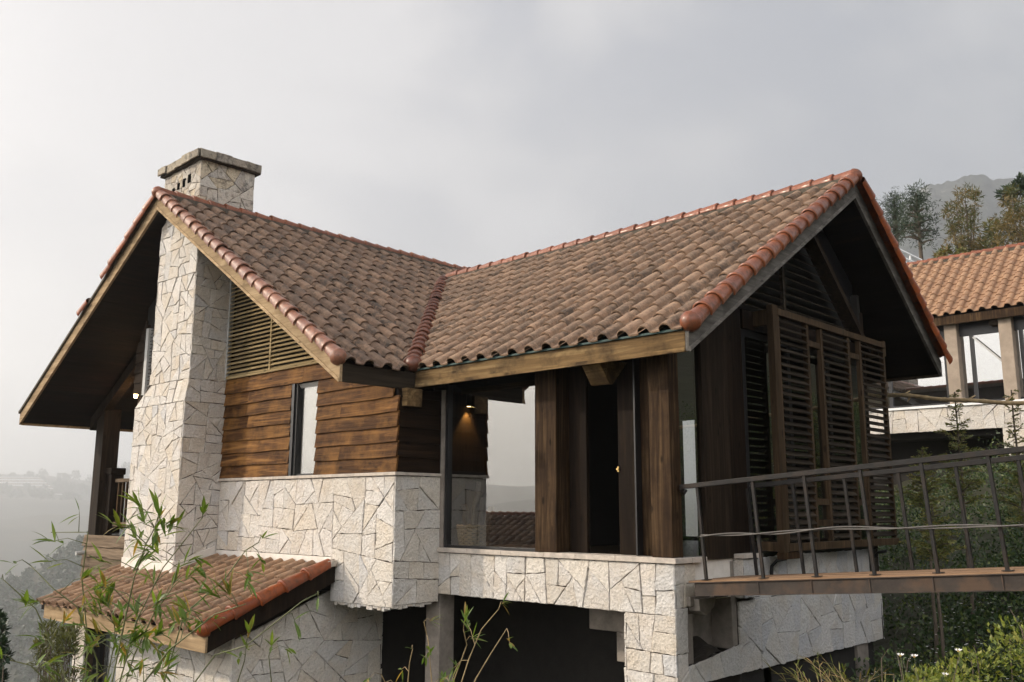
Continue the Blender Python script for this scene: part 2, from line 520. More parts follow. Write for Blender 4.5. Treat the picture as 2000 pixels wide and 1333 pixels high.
M['bamboo_leaf'] = mat_leaf('bamboo_leaf', [(0.085, 0.15, 0.02), (0.13, 0.20, 0.03), (0.055, 0.105, 0.02), (0.20, 0.26, 0.05), (0.10, 0.17, 0.026), (0.15, 0.22, 0.035), (0.07, 0.13, 0.02), (0.30, 0.20, 0.05)], 0.45, 0.42)
M['pine_leaf'] = mat_leaf('pine_needles', [(0.018, 0.036, 0.018), (0.030, 0.052, 0.026), (0.042, 0.066, 0.030), (0.024, 0.044, 0.022)], 0.15)
M['gold_leaf'] = mat_leaf('dry_golden_leaves', [(0.17, 0.115, 0.035), (0.12, 0.095, 0.03), (0.22, 0.15, 0.05), (0.085, 0.08, 0.028)], 0.3)
M['green_gold_leaf'] = mat_leaf('olive_leaves', [(0.075, 0.085, 0.025), (0.12, 0.12, 0.035), (0.055, 0.065, 0.022)], 0.3)
M['fir_leaf'] = mat_leaf('fir_needles', [(0.10, 0.125, 0.03), (0.17, 0.17, 0.045), (0.24, 0.20, 0.06), (0.06, 0.085, 0.022)], 0.25)
M['bush_leaf'] = mat_leaf('sunlit_bush_leaf', [(0.17, 0.21, 0.035), (0.24, 0.27, 0.05), (0.11, 0.155, 0.028), (0.29, 0.28, 0.06), (0.075, 0.11, 0.02)], 0.35)
M['shrub_leaf'] = mat_leaf('shade_shrub_leaf', [(0.018, 0.042, 0.010), (0.032, 0.065, 0.015), (0.012, 0.03, 0.009), (0.06, 0.09, 0.022), (0.022, 0.05, 0.012), (0.11, 0.14, 0.035)], 0.25)
M['grass_blade'] = mat_leaf('grass_blade', [(0.15, 0.18, 0.04), (0.24, 0.22, 0.07), (0.10, 0.13, 0.03), (0.30, 0.21, 0.10)], 0.4)
M['petal'] = mat_plain('white_petal', (0.8, 0.78, 0.74), 0.6, 0.05, 5)
M['ground'] = mat_plain('hillside_soil', (0.05, 0.048, 0.025), 1.0, 0.5, 1.5, col2=(0.03, 0.045, 0.016), c2f=0.8, bumpd=0.05)

# ------------------------------------------------------------------ stone walls
def poly_area(p):
    return 0.5 * sum(p[i][0] * p[(i + 1) % len(p)][1] - p[(i + 1) % len(p)][0] * p[i][1] for i in range(len(p)))


def clip_half(p, px, py, nx, ny):
    out = []
    n = len(p)
    for i in range(n):
        a, b = p[i], p[(i + 1) % n]
        da = (a[0] - px) * nx + (a[1] - py) * ny
        db = (b[0] - px) * nx + (b[1] - py) * ny
        if da >= 0:
            out.append(a)
        if (da > 0 and db < 0) or (da < 0 and db > 0):
            k = da / (da - db)
            out.append((a[0] + (b[0] - a[0]) * k, a[1] + (b[1] - a[1]) * k))
    return out


def width(p, ang):
    c, s = math.cos(ang), math.sin(ang)
    d = [x * c + y * s for x, y in p]
    return max(d) - min(d)


def crack(poly, target, rng, out):
    a = abs(poly_area(poly))
    stop = target * rng.uniform(0.55, 1.7)
    if a < stop:
        out.append(poly)
        return
    best = max((width(poly, k * math.pi / 8), k * math.pi / 8) for k in range(8))[1]
    cx = sum(x for x, y in poly) / len(poly)
    cy = sum(y for x, y in poly) / len(poly)
    for _ in range(14):
        ang = best + rng.gauss(0, 0.20)
        if rng.random() < 0.5:
            ang = round(ang / (math.pi / 2)) * math.pi / 2 + rng.gauss(0, 0.06)
        w = width(poly, ang)
        k = rng.uniform(-0.17, 0.17) * w
        nx, ny = math.cos(ang), math.sin(ang)
        A = clip_half(poly, cx + nx * k, cy + ny * k, nx, ny)
        B = clip_half(poly, cx + nx * k, cy + ny * k, -nx, -ny)
        if len(A) < 3 or len(B) < 3:
            continue
        mw = min(min(width(q, j * math.pi / 8) for j in range(8)) for q in (A, B))
        if mw > 0.62 * math.sqrt(target) * (1 - 0.05 * _):
            crack(A, target, rng, out)
            crack(B, target, rng, out)
            return
    out.append(poly)


def stone_wall(mb, o, u, v, n, polys, target, seed, thick=0.03, gap=0.0037, back=0.0):
    """crazy paving of real stones on convex outlines given in (u, v) metres; n points outwards"""
    rng = random.Random(seed)
    o, u, v, n = Vector(o), Vector(u), Vector(v), Vector(n)
    flip = u.cross(v).dot(n) < 0

    def P3(a, b, h):
        return o + u * a + v * b + n * h
    for poly in polys:
        if poly_area(poly) < 0:
            poly = poly[::-1]
        pts = [P3(a, b, back) for a, b in poly]
        mb.add(pts, [tuple(range(len(pts)))[::-1] if flip else tuple(range(len(pts)))], 1)
        st = []
        crack(poly, target, rng, st)
        for s in st:
            if poly_area(s) < 0:
                s = s[::-1]
            q = s
            g = gap * rng.uniform(0.35, 1.9)
            for i in range(len(s)):
                a, b = s[i], s[(i + 1) % len(s)]
                dx, dy = b[0] - a[0], b[1] - a[1]
                l = math.hypot(dx, dy)
                if l < 1e-6:
                    continue
                nx, ny = -dy / l, dx / l
                q = clip_half(q, a[0] + nx * g, a[1] + ny * g, nx, ny)
                if len(q) < 3:
                    break
            if len(q) < 3 or abs(poly_area(q)) < 0.0015:
                continue
            ring = []
            for i in range(len(q)):
                a, b = q[i], q[(i + 1) % len(q)]
                l = math.hypot(b[0] - a[0], b[1] - a[1])
                k = max(1, int(l / 0.06))
                for j in range(k):
                    x, y = a[0] + (b[0] - a[0]) * j / k, a[1] + (b[1] - a[1]) * j / k
                    if l > 0.1:
                        x += rng.gauss(0, 0.0035)
                        y += rng.gauss(0, 0.0035)
                    ring.append((x, y))
            cx = sum(p[0] for p in ring) / len(ring)
            cy = sum(p[1] for p in ring) / len(ring)
            t = thick + rng.uniform(-0.007, 0.007)
            tx, ty = rng.gauss(0, 0.022), rng.gauss(0, 0.022)
            r0, r1, r2 = [], [], []
            for x, y in ring:
                l = math.hypot(x - cx, y - cy) or 1
                h = t + (x - cx) * tx + (y - cy) * ty
                ins = min(0.007, l * 0.3)
                r0.append(P3(x, y, back))
                r1.append(P3(x, y, h - 0.006))
                r2.append(P3(x - (x - cx) / l * ins, y - (y - cy) / l * ins, h))
            m = len(ring)
            fs = []
            for i in range(m):
                j = (i + 1) % m
                fs += [(i, j, m + j, m + i), (m + i, m + j, 2 * m + j, 2 * m + i)]
            fs.append(tuple(range(2 * m, 3 * m)))
            if flip:
                fs = [f[::-1] for f in fs]
            mb.add(r0 + r1 + r2, fs, 0)


def rect(a0, a1, b0, b1):
    return [(a0, b0), (a1, b0), (a1, b1), (a0, b1)]


# ------------------------------------------------------------------ roof tiles and caps
def tiles(mb, o, along, up, nrm, w, ex, nc, nr, seed, roll=0.086, lift=0.036, thick=0.02, skip=None, segs=20):
    """S-shaped clay tiles: columns run along the eave, rows climb the slope"""
    rng = random.Random(seed)
    o, along, up, nrm = Vector(o), Vector(along), Vector(up), Vector(nrm)

    def prof(s):
        if s < 0.55:
            return roll * math.sqrt(max(0.0, 1 - (2 * s / 0.55 - 1) ** 2))
        return -0.005 * math.sin(math.pi * (s - 0.55) / 0.45)
    flip = along.cross(up).dot(nrm) < 0
    for r in range(nr):
        for c in range(nc):
            if skip and skip(c, r):
                continue
            ja, ju, jn = rng.gauss(0, 0.003), rng.gauss(0, 0.010), rng.gauss(0, 0.003)
            jr = rng.gauss(0, 0.007)
            vs = []
            for k, (d, h) in enumerate(((0.0, lift), (ex * 0.5, lift * 0.55), (ex + 0.05, 0.0))):
                for i in range(segs + 1):
                    s = i / segs
                    x = c * w + s * w * 1.03 + ja + d * jr
                    vs.append(o + along * x + up * (r * ex + d + ju) + nrm * (prof(s) + h + jn))
            n = segs + 1
            for i in range(n):
                vs.append(vs[i] - nrm * thick - up * 0.001)
            fs = []
            for k in range(2):
                for i in range(segs):
                    fs.append((k * n + i, k * n + i + 1, (k + 1) * n + i + 1, (k + 1) * n + i))
            for i in range(segs):
                fs.append((3 * n + i, 3 * n + i + 1, i + 1, i))
            if flip:
                fs = [f[::-1] for f in fs]
            mb.add(vs, fs, 0)


def clip_mesh(mb, planes):
    """keep the part of mb on the positive side of each (point, normal)"""
    bm = bmesh.new()
    vs = [bm.verts.new(p) for p in mb.v]
    for f in mb.f:
        try:
            bm.faces.new([vs[i] for i in f])
        except ValueError:
            pass
    for co, no in planes:
        bmesh.ops.bisect_plane(bm, geom=bm.verts[:] + bm.edges[:] + bm.faces[:], plane_co=co, plane_no=no, clear_inner=True)
    bm.verts.index_update()
    out = MB()
    out.v = [tuple(v.co) for v in bm.verts]
    out.f = [tuple(v.index for v in f.verts) for f in bm.faces]
    out.m = [0] * len(out.f)
    bm.free()
    return out


def caps(mb, p, q, nrm, r, step, seed, lip=0.007, taper=0.026, ball=True, skip=None, arc=200, over=0.03):
    """row of overlapping half-round cap tiles from the low end p up to q, each with a raised lip"""
    rng = random.Random(seed)
    p, q, nrm = Vector(p), Vector(q), Vector(nrm)
    d = (q - p).normalized()
    nrm = (nrm - d * nrm.dot(d)).normalized()
    sd = d.cross(nrm)
    ln = (q - p).length
    k = max(1, int(round(ln / step)))
    st = ln / k
    ns = 12
    ha = R(arc) / 2
    for i in range(k):
        if skip and skip(i, k):
            continue
        jr, jo = rng.gauss(0, 0.003), Vector((rng.gauss(0, 0.004), rng.gauss(0, 0.004), rng.gauss(0, 0.004)))
        prof = [(-0.004, r - 0.014), (0.0, r + lip * 0.8), (0.008, r + lip), (0.03, r + lip * 0.95), (0.042, r + 0.002), (st * 0.6, r - taper * 0.5), (st + over, r - taper)]
        vs, fs = [], []
        for x, rr in prof:
            for j in range(ns + 1):
                a = -ha + 2 * ha * j / ns
                vs.append(p + jo + d * (i * st + x) + (nrm * math.cos(a) + sd * math.sin(a)) * (rr + jr))
        n = ns + 1
        for a in range(len(prof) - 1):
            for j in range(ns):
                fs.append((a * n + j, a * n + j + 1, (a + 1) * n + j + 1, (a + 1) * n + j))
        mb.add(vs, fs, 0)
    if ball:
        vs, fs = [], []
        n = 17
        for a in range(9):
            t = a / 8 * math.pi / 2
            for j in range(n):
                b = 2 * math.pi * j / (n - 1)
                vs.append(p - d * math.sin(t) * r * 1.12 + (nrm * math.cos(b) + sd * math.sin(b)) * r * 1.08 * math.cos(t) + d * 0.03)
        for a in range(8):
            for j in range(n - 1):
                fs.append((a * n + j, (a + 1) * n + j, (a + 1) * n + j + 1, a * n + j + 1))
        mb.add(vs, fs, 0)


# ------------------------------------------------------------------ foliage helpers
def leaf_quad(mb, p, d, n, l, w):
    d = d.normalized()
    s = d.cross(n)
    s = s.normalized() if s.length > 1e-5 else d.orthogonal().normalized()
    mb.add([p, p + d * l * 0.5 + s * w * 0.5, p + d * l, p + d * l * 0.5 - s * w * 0.5], [(0, 1, 2, 3)])


def rvec(rng):
    while True:
        v = Vector((rng.uniform(-1, 1), rng.uniform(-1, 1), rng.uniform(-1, 1)))
        if 0.05 < v.length < 1:
            return v


def clump(mb, c, rad, n, l, w, rng, squash=0.8, droop=0.0, needle=False):
    c = Vector(c)
    for _ in range(n):
        v = rvec(rng)
        v.z *= squash
        p = c + v * rad
        d = (v.normalized() * 0.7 + rvec(rng) * 0.9 + Vector((0, 0, 0.25 - droop)))
        leaf_quad(mb, p, d, rvec(rng), l * rng.uniform(0.6, 1.3), w * rng.uniform(0.7, 1.3))


def lance(mb, p, d, l, w, rng, droop=0.35):
    """bamboo leaf: pointed, folded along its midrib and drooping at the tip"""
    d = d.normalized()
    s = d.cross(Vector((0, 0, 1)) + rvec(rng) * 0.5).normalized()
    up = s.cross(d)
    mid = [p]
    q = p.copy()
    dd = d.copy()
    for i in range(4):
        q = q + dd * l / 4
        dd = (dd + Vector((0, 0, -droop / 4))).normalized()
        mid.append(q.copy())
    ws = (0.15, 0.85, 1.0, 0.62, 0.0)
    vs, fs = [], []
    for i in range(5):
        vs += [mid[i] - s * w / 2 * ws[i] + up * w * 0.12 * ws[i], mid[i], mid[i] + s * w / 2 * ws[i] + up * w * 0.12 * ws[i]]
    for i in range(4):
        a = i * 3
        fs += [(a, a + 1, a + 4, a + 3), (a + 1, a + 2, a + 5, a + 4)]
    mb.add(vs, fs)



# ================================================================== THE HOUSE
H = thing('stone_lodge', (0, 0, -6), 'gabled lodge of white crazy-paved stone and dark wood under two sooty clay tile roofs', 'house')

# roof planes (underside of the bargeboards); left wing runs along y, right wing along x
XE, XA, XL = 0.08, -6.10, -12.60          # left wing: eave, ridge, far eave (x)
YE, YA, YF = -0.04, 4.97, 8.35            # right wing: eave, ridge, far eave (y)
YG, XG = -1.48, 5.0                       # the two gable fronts


def zl(x):
    return 0.0 + 0.639 * (XE - x) if x > XA else 3.95 - 0.588 * (XA - x)


def zr(y):
    return 0.05 + 0.627 * (y - YE) if y < YA else 3.19 - 0.762 * (y - YA)


TH = 0.28                                  # roof build-up above that line

# ---- roof slabs with boarded soffits
roof = MB()
roof.prism([(XE - 0.03, YG + 0.06, zl(XE) + 0.05), (XA, YG + 0.06, zl(XA) + 0.03), (XA, YG + 0.06, zl(XA) + TH - 0.05), (XE - 0.03, YG + 0.06, zl(XE) + TH - 0.05)], (0, 8.9, 0))
roof.prism([(XA, YG + 0.06, zl(XA) + 0.03), (XL + 0.02, YG + 0.06, zl(XL) + 0.05), (XL + 0.02, YG + 0.06, zl(XL) + TH - 0.05), (XA, YG + 0.06, zl(XA) + TH - 0.05)], (0, 8.9, 0))
roof.prism([(XG - 0.06, YE + 0.03, zr(YE) + 0.05), (XG - 0.06, YA, zr(YA) + 0.03), (XG - 0.06, YA, zr(YA) + TH - 0.05), (XG - 0.06, YE + 0.03, zr(YE) + TH - 0.05)], (-9.7, 0, 0))
roof.prism([(XG - 0.06, YA, zr(YA) + 0.03), (XG - 0.06, YF - 0.02, zr(YF) + 0.05), (XG - 0.06, YF - 0.02, zr(YF) + TH - 0.05), (XG - 0.06, YA, zr(YA) + TH - 0.05)], (-9.7, 0, 0))
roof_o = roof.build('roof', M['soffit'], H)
# soffit boards: separate planks under the slabs so that the joints show
pl = MB()
rg = random.Random(4)
x = XA - 0.02
k = math.sqrt(1 + 0.588 ** 2)
while x > XL + 0.05:
    x2 = max(x - 0.165, XL + 0.03)
    e = rg.uniform(0.000, 0.004)
    pl.prism([(x - 0.004, YG + 0.065, zl(x) + 0.03 - e), (x2 + 0.004, YG + 0.065, zl(x2) + 0.03 - e), (x2 + 0.004, YG + 0.065, zl(x2) + 0.05), (x - 0.004, YG + 0.065, zl(x) + 0.05)], (0, 7.5, 0))
    x -= 0.165
x = XA + 0.02
while x < XE - 0.1:
    x2 = min(x + 0.165, XE - 0.04)
    pl.prism([(x + 0.004, YG + 0.065, zl(x) + 0.03), (x2 - 0.004, YG + 0.065, zl(x2) + 0.03), (x2 - 0.004, YG + 0.065, zl(x2) + 0.05), (x + 0.004, YG + 0.065, zl(x) + 0.05)], (0, 0.95, 0))
    x += 0.165
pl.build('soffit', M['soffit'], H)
pl = MB()
y = YE + 0.05
while y < YF - 0.05:
    y2 = y + 0.165
    if (y < YA) != (y2 < YA):
        y2 = YA
    y2 = min(y2, YF - 0.03)
    e = rg.uniform(0.0, 0.004)
    pl.prism([(XG - 0.065, y + 0.004, zr(y + 0.0001) + 0.03 - e), (XG - 0.065, y2 - 0.004, zr(y2 - 0.0001) + 0.03 - e), (XG - 0.065, y2 - 0.004, zr(y2 - 0.0001) + 0.05), (XG - 0.065, y + 0.004, zr(y + 0.0001) + 0.05)], (-4.7 if y > 0.5 else -4.6, 0, 0))
    y = y2
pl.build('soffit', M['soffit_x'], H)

# ---- tiles
vdir = Vector((-1, 1.019, 0)).normalized()
vn = Vector((1.019, 1, 0)).normalized()       # horizontal normal of the valley plane, towards the right wing
VP = Vector((XE, -0.10, 0))
upl = Vector((-1, 0, 0.639)).normalized()
nl = Vector((0.639, 0, 1)).normalized()
upr = Vector((0, 1, 0.627)).normalized()
nr_ = Vector((0, -0.627, 1)).normalized()
tl = MB()
WL, EXL = 0.33, 0.432
x0 = XE + 0.07
tiles(tl, (x0, YG + 0.05, zl(XE) + TH - 0.639 * 0.07), (0, 1, 0), upl, nl, WL, EXL, 27, 17, 11,
      skip=lambda c, r: (YG + c * WL) > (1.019 * (r + 1.2) * EXL * 0.8427 + 0.35) and r < 13)
a = clip_mesh(tl, [(Vector((-4.93, 0, 0)), Vector((1, 0, 0))), (VP - vn * 0.05, -vn)])
b = clip_mesh(tl, [(Vector((-4.93, 0, 0)), Vector((-1, 0, 0)))])
a.add(b.v, b.f)
a.build('roof_tiles', M['tile_l'], roof_o, smooth=False)
tr_ = MB()
WR, EXR = 0.312, 0.42
tiles(tr_, (4.93 - 32 * WR, YE - 0.075, zr(YE) + TH - 0.627 * 0.075), (1, 0, 0), upr, nr_, WR, EXR, 32, 14, 12,
      skip=lambda c, r: (4.93 - (31 - c) * WR) < XE - (r * EXR * 0.847 + 0.8) / 1.019)
clip_mesh(tr_, [(VP + vn * 0.05, vn)]).build('roof_tiles', M['tile_r'], roof_o)
# back slope of the left wing: the ragged tile edge along the far rake
tb = MB()
upb = Vector((1, 0, 0.588)).normalized()
nb = Vector((-0.588, 0, 1)).normalized()
tiles(tb, (XL - 0.05, YG + 0.03, zl(XL) + TH - 0.03), (0, 1, 0), upb, nb, WL, EXL, 10, 17, 13)
tb.build('roof_tiles', M['tile_l'], roof_o)
tf = MB()
upf = Vector((0, -1, 0.762)).normalized()
nf = Vector((0, 0.762, 1)).normalized()
tiles(tf, (XG - 0.1, YF + 0.05, zr(YF) + TH - 0.04), (-1, 0, 0), upf, nf, WR, EXR, 6, 10, 14)
tf.build('roof_tiles', M['tile_r'], roof_o)
# mortar beds under the caps
mo = MB()
mo.beam((XA, YG + 0.05, zl(XA) + TH - 0.03), (XA, 7.4, zl(XA) + TH - 0.03), 0.32, 0.12)
mo.beam((XG - 0.05, YA, zr(YA) + TH - 0.03), (-4.75, YA, zr(YA) + TH - 0.03), 0.32, 0.12)
va = Vector((XE + 0.04, -0.14, zl(XE) + TH + 0.03))
vb = Vector((-4.86, 4.93, zl(-4.86) + TH + 0.03))
mo.beam(va, vb, 0.26, 0.10)
mo.beam((XE, YG + 0.03, zl(XE) + TH + 0.02), (XA, YG + 0.03, zl(XA) + TH + 0.02), 0.16, 0.06)
mo.beam((XG - 0.03, YE, zr(YE) + TH + 0.02), (XG - 0.03, YA, zr(YA) + TH + 0.02), 0.16, 0.06)
mo.beam((XL, YG + 0.03, zl(XL) + TH + 0.0), (XA, YG + 0.03, zl(XA) + TH + 0.0), 0.14, 0.05)
mo.build('mortar_bed', M['mortar'], roof_o)
# caps
c = MB()
caps(c, (XA, YG - 0.04, zl(XA) + TH + 0.06), (XA, 7.45, zl(XA) + TH + 0.06), (0, 0, 1), 0.115, 0.36, 21)
c.build('ridge_caps', M['cap'], roof_o, smooth=True)
c = MB()
caps(c, (XG + 0.03, YA, zr(YA) + TH + 0.07), (-4.72, YA, zr(YA) + TH + 0.07), (0, 0, 1), 0.12, 0.36, 22)
c.build('ridge_caps', M['ridge'], roof_o, smooth=True)
c = MB()
caps(c, va + Vector((0, 0, 0.07)), vb + Vector((0, 0, 0.06)), (0, 0, 1), 0.122, 0.315, 23, lip=0.022, arc=220)
c.build('valley_caps', M['cap_valley'], roof_o, smooth=True)
c = MB()
caps(c, (XE - 0.0, YG + 0.0, zl(XE) + TH + 0.045), (XA + 0.08, YG + 0.0, zl(XA) + TH - 0.005), (0, -0.35, 1), 0.118, 0.30, 24)
c.build('rake_caps', M['cap_pink'], roof_o, smooth=True)
c = MB()
caps(c, (XG - 0.0, YE + 0.0, zr(YE) + TH + 0.045), (XG - 0.0, YA - 0.08, zr(YA) + TH - 0.0), (0.35, 0, 1), 0.122, 0.315, 25)
c.build('rake_caps', M['cap'], roof_o, smooth=True)
c = MB()
caps(c, (XG + 0.04, YF + 0.03, zr(YF) + TH + 0.0), (XG + 0.04, YA + 0.06, zr(YA) + TH - 0.03), (0.5, 0, 1), 0.15, 0.34, 26, ball=False)
c.build('rake_caps', M['cap_orange'], roof_o, smooth=True)
c = MB()
caps(c, (XL + 0.0, YG + 0.0, zl(XL) + TH + 0.02), (XA - 0.06, YG + 0.0, zl(XA) + TH + 0.0), (0, -0.5, 1), 0.125, 0.42, 27, ball=False,
     skip=lambda i, k: i < k * 0.40 + 4)
c.build('rake_caps', M['cap_orange'], roof_o, smooth=True)
c = MB()
caps(c, (XL + 0.0, YG + 0.0, zl(XL) + TH + 0.02), (XA - 0.06, YG + 0.0, zl(XA) + TH + 0.0), (0, -0.5, 1), 0.125, 0.42, 27, ball=False,
     skip=lambda i, k: i != int(k * 0.40) + 2)
c.build('loose_cap', M['cap_orange'], roof_o, smooth=True)

# ---- bargeboards and fascias
bm_ = MB()
bm_.prism([(XE + 0.03, YG, -0.02), (XA, YG, 3.95), (XA, YG, 3.95 + TH), (XE + 0.03, YG, TH - 0.03)], (0, 0.05, 0))
bm_.prism([(XE + 0.03, YG - 0.018, -0.03), (XA, YG - 0.018, 3.94), (XA, YG - 0.018, 4.0), (XE + 0.03, YG - 0.018, 0.03)], (0, 0.016, 0))
bm_.build('bargeboard', M['barge'], roof_o, bevel=0.004)
bm_ = MB()
bm_.prism([(XL, YG, zl(XL)), (XA - 0.003, YG, 3.95), (XA - 0.003, YG, 3.95 + TH), (XL, YG, zl(XL) + TH)], (0, 0.05, 0))
bm_.build('bargeboard', M['barge'], roof_o, bevel=0.004)
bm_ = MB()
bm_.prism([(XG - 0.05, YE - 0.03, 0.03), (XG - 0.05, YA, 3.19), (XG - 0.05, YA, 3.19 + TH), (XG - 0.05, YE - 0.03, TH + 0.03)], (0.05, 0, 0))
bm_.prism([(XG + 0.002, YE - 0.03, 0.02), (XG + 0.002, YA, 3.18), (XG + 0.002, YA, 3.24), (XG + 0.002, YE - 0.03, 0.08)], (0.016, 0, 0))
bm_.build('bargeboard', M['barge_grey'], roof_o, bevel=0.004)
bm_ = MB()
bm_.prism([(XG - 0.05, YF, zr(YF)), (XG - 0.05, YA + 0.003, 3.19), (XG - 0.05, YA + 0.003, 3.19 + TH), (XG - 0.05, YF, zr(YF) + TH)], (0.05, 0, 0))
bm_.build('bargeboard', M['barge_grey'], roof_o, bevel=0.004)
fa = MB()
fa.box(XE - 0.01, XG - 0.055, YE - 0.03, YE + 0.02, 0.03, TH + 0.0)
fa.box(XE - 0.01, XG - 0.055, YE - 0.045, YE - 0.032, 0.025, 0.075)
fa.build('fascia', M['fascia'], roof_o, bevel=0.004)
fa = MB()
fa.box(XE - 0.02, XE + 0.03, YG + 0.055, YE - 0.035, -0.015, TH - 0.03)
fa.build('fascia', M['fascia_dark'], roof_o, bevel=0.004)
fa = MB()
fa.box(XE + 0.1, XG - 0.08, YE - 0.06, YE - 0.0, TH + 0.004, TH + 0.03)
fa.build('eave_membrane', M['flash_green'], roof_o)
fa = MB()
fa.box(XL - 0.03, XL + 0.018, YG + 0.055, 7.3, zl(XL) - 0.005, zl(XL) + TH - 0.06)
fa.build('fascia', M['barge'], roof_o)
fa = MB()
fa.box(-0.5, XG - 0.055, YF - 0.016, YF + 0.03, zr(YF) - 0.0, zr(YF) + TH - 0.06)
fa.build('fascia', M['fascia_dark'], roof_o)

# ---- stone walls
XC, YW, YD = 0.17, -0.46, 0.40            # outer corner, gable wall plane, glazed front plane
ST = [M['stone'], M['joint']]
w = MB()
stone_wall(w, (0, YW, 0), (1, 0, 0), (0, 0, 1), (0, -1, 0), [rect(-4.86, -1.31, -2.53, -1.315), rect(-1.31, XC + 0.03, -3.19, -1.315)], 0.125, 5)
w.box(-4.86, XC - 0.005, YW + 0.004, YW + 0.28, -2.52, -1.32, 1)
w.box(-1.30, XC - 0.005, YW + 0.004, YD, -3.17, -2.53, 1)
stone_wall(w, (XC, 0, 0), (0, 1, 0), (0, 0, 1), (1, 0, 0), [rect(YW - 0.03, YD - 0.0, -3.16, -1.315)], 0.12, 6)
rg = random.Random(8)
x = -1.2
while x < XC - 0.05:                       # broken stone chips along the underside
    l = rg.uniform(0.05, 0.14)
    w.obox((x, YW - 0.02, -3.19), (l, 0, 0), (0, 0.12, rg.uniform(-0.01, 0.01)), (rg.uniform(-0.01, 0.01), 0, -rg.uniform(0.015, 0.06)), 0)
    x += l + 0.01
y = YW
while y < YD - 0.2:
    l = rg.uniform(0.05, 0.14)
    w.obox((XC + 0.015, y, -3.16), (-0.12, 0, 0), (0, l, 0), (0, 0, -rg.uniform(0.015, 0.06)), 0)
    y += l + 0.01
w.build('stone_wall', ST, H)
w = MB()
stone_wall(w, (0, YD, 0), (1, 0, 0), (0, 0, 1), (0, -1, 0), [rect(XC + 0.03, 4.41, -3.04, -2.435)], 0.10, 7)
stone_wall(w, (0, YD, 0), (1, 0, 0), (0, 0, 1), (0, -1, 0), [rect(3.68, 4.41, -6.6, -3.04)], 0.12, 9)
stone_wall(w, (3.68, 0, 0), (0, 1, 0), (0, 0, 1), (-1, 0, 0), [rect(YD - 0.03, YD + 0.3, -6.6, -3.06)], 0.12, 19)
stone_wall(w, (4.38, 0, 0), (0, 1, 0), (0, 0, 1), (1, 0, 0), [rect(YD - 0.03, YD + 0.42, -2.95, -2.435), rect(YD - 0.03, YD + 0.24, -6.6, -2.95)], 0.12, 10)
w.box(XC + 0.02, 4.375, YD + 0.004, YD + 0.40, -3.038, -2.44, 1)
w.box(3.685, 4.375, YD + 0.004, YD + 0.235, -6.6, -3.04, 1)
w.build('stone_wall', ST, H)
w = MB()
stone_wall(w, (4.38, 0, 0), (0, 1, 0), (0, 0, 1), (1, 0, 0),
           [rect(1.84, 6.40, -3.86, -2.96), rect(2.25, 5.98, -2.96, -2.42), [(0.64, -3.86), (1.84, -3.86), (1.84, -3.50), (0.64, -3.64)]], 0.15, 15)
stone_wall(w, (0, 6.37, 0), (1, 0, 0), (0, 0, 1), (0, 1, 0), [rect(3.6, 4.41, -3.86, -2.42)], 0.2, 16)
w.box(3.9, 4.376, 1.845, 6.366, -3.855, -2.43, 1)
w.box(4.0, 4.376, 0.645, 1.845, -3.855, -3.66, 1)
w.build('stone_wall', [M['stone_shade_grey'], M['joint_dark']], H)

# sills
s = MB()
s.box(-4.86, XC + 0.06, YW - 0.06, YW + 0.1, -1.31, -1.262)
s.box(XC + 0.0, XC + 0.058, YW - 0.058, YD + 0.0, -1.308, -1.264)
s.build('sill', M['sill'], H, bevel=0.005)
s = MB()
rg = random.Random(3)
x = XC + 0.035
while x < 4.44:
    x2 = min(x + rg.uniform(0.55, 0.95), 4.46)
    s.box(x + 0.002, x2 - 0.002, YD - 0.065, YD + 0.30, -2.43, -2.365 + rg.uniform(-0.003, 0.003))
    x = x2
s.box(4.3, 4.47, YD + 0.302, YD + 0.62, -2.43, -2.366)
s.build('sill', M['sill'], H, bevel=0.006)

# recess, plaster and pier where the footbridge lands
r = MB()
r.box(3.95, 4.06, 0.60, 1.90, -3.66, -2.40)
r.box(4.06, 4.37, 0.64, 0.80, -3.62, -2.955)
r.box(4.06, 4.372, 1.72, 1.842, -3.55, -2.45)
r.build('recess_wall', M['concrete'], H, bevel=0.01)
r = MB()
r.obox((4.1, 0.62, -2.955), (0.36, 0, 0.02), (0, 0.42, 0.0), (0, 0, 0.11))
r.prism([(4.36, 0.7, -2.86), (4.36, 1.10, -2.86), (4.36, 1.04, -2.98), (4.36, 0.86, -3.06), (4.36, 0.72, -3.0)], (0.17, 0, 0.01))
r.build('broken_ledge', M['concrete'], H, bevel=0.01)
r = MB()
r.box(4.2, 4.365, 0.83, 1.80, -2.90, -2.40)
r.build('plaster_wall', M['plaster'], H, bevel=0.006)
r = MB()
r.box(4.37, 4.385, 1.30, 1.62, -2.885, -2.80)
r.build('drain_slot', M['dark'], H)
r = MB()
stone_wall(r, (4.5, 0, 0), (0, 1, 0), (0, 0, 1), (1, 0, 0), [rect(1.80, 2.22, -2.92, -2.42)], 0.12, 17, 0.015)
stone_wall(r, (0, 1.81, 0), (1, 0, 0), (0, 0, 1), (0, -1, 0), [rect(4.2, 4.515, -2.92, -2.42)], 0.12, 18, 0.015)
r.box(4.2, 4.496, 1.815, 2.215, -2.92, -2.42, 1)
r.build('stone_pier', [M['stone_shade_grey'], M['joint_dark']], H)
r = MB()
r.box(4.15, 4.55, 1.76, 2.27, -2.415, -2.36)
r.build('pier_cap', M['sill'], H, bevel=0.006)
r = MB()
rg = random.Random(31)
vs = []
for i in range(9):
    for j in range(7):
        yy, xx = 0.78 + 0.95 * i / 8, 4.05 + 0.32 * j / 6
        hh = 0.28 * math.exp(-((yy - 1.32) / 0.26) ** 2) * (1 - 0.55 * j / 6) + rg.uniform(0, 0.03)
        vs.append((xx, yy, -3.665 + hh))
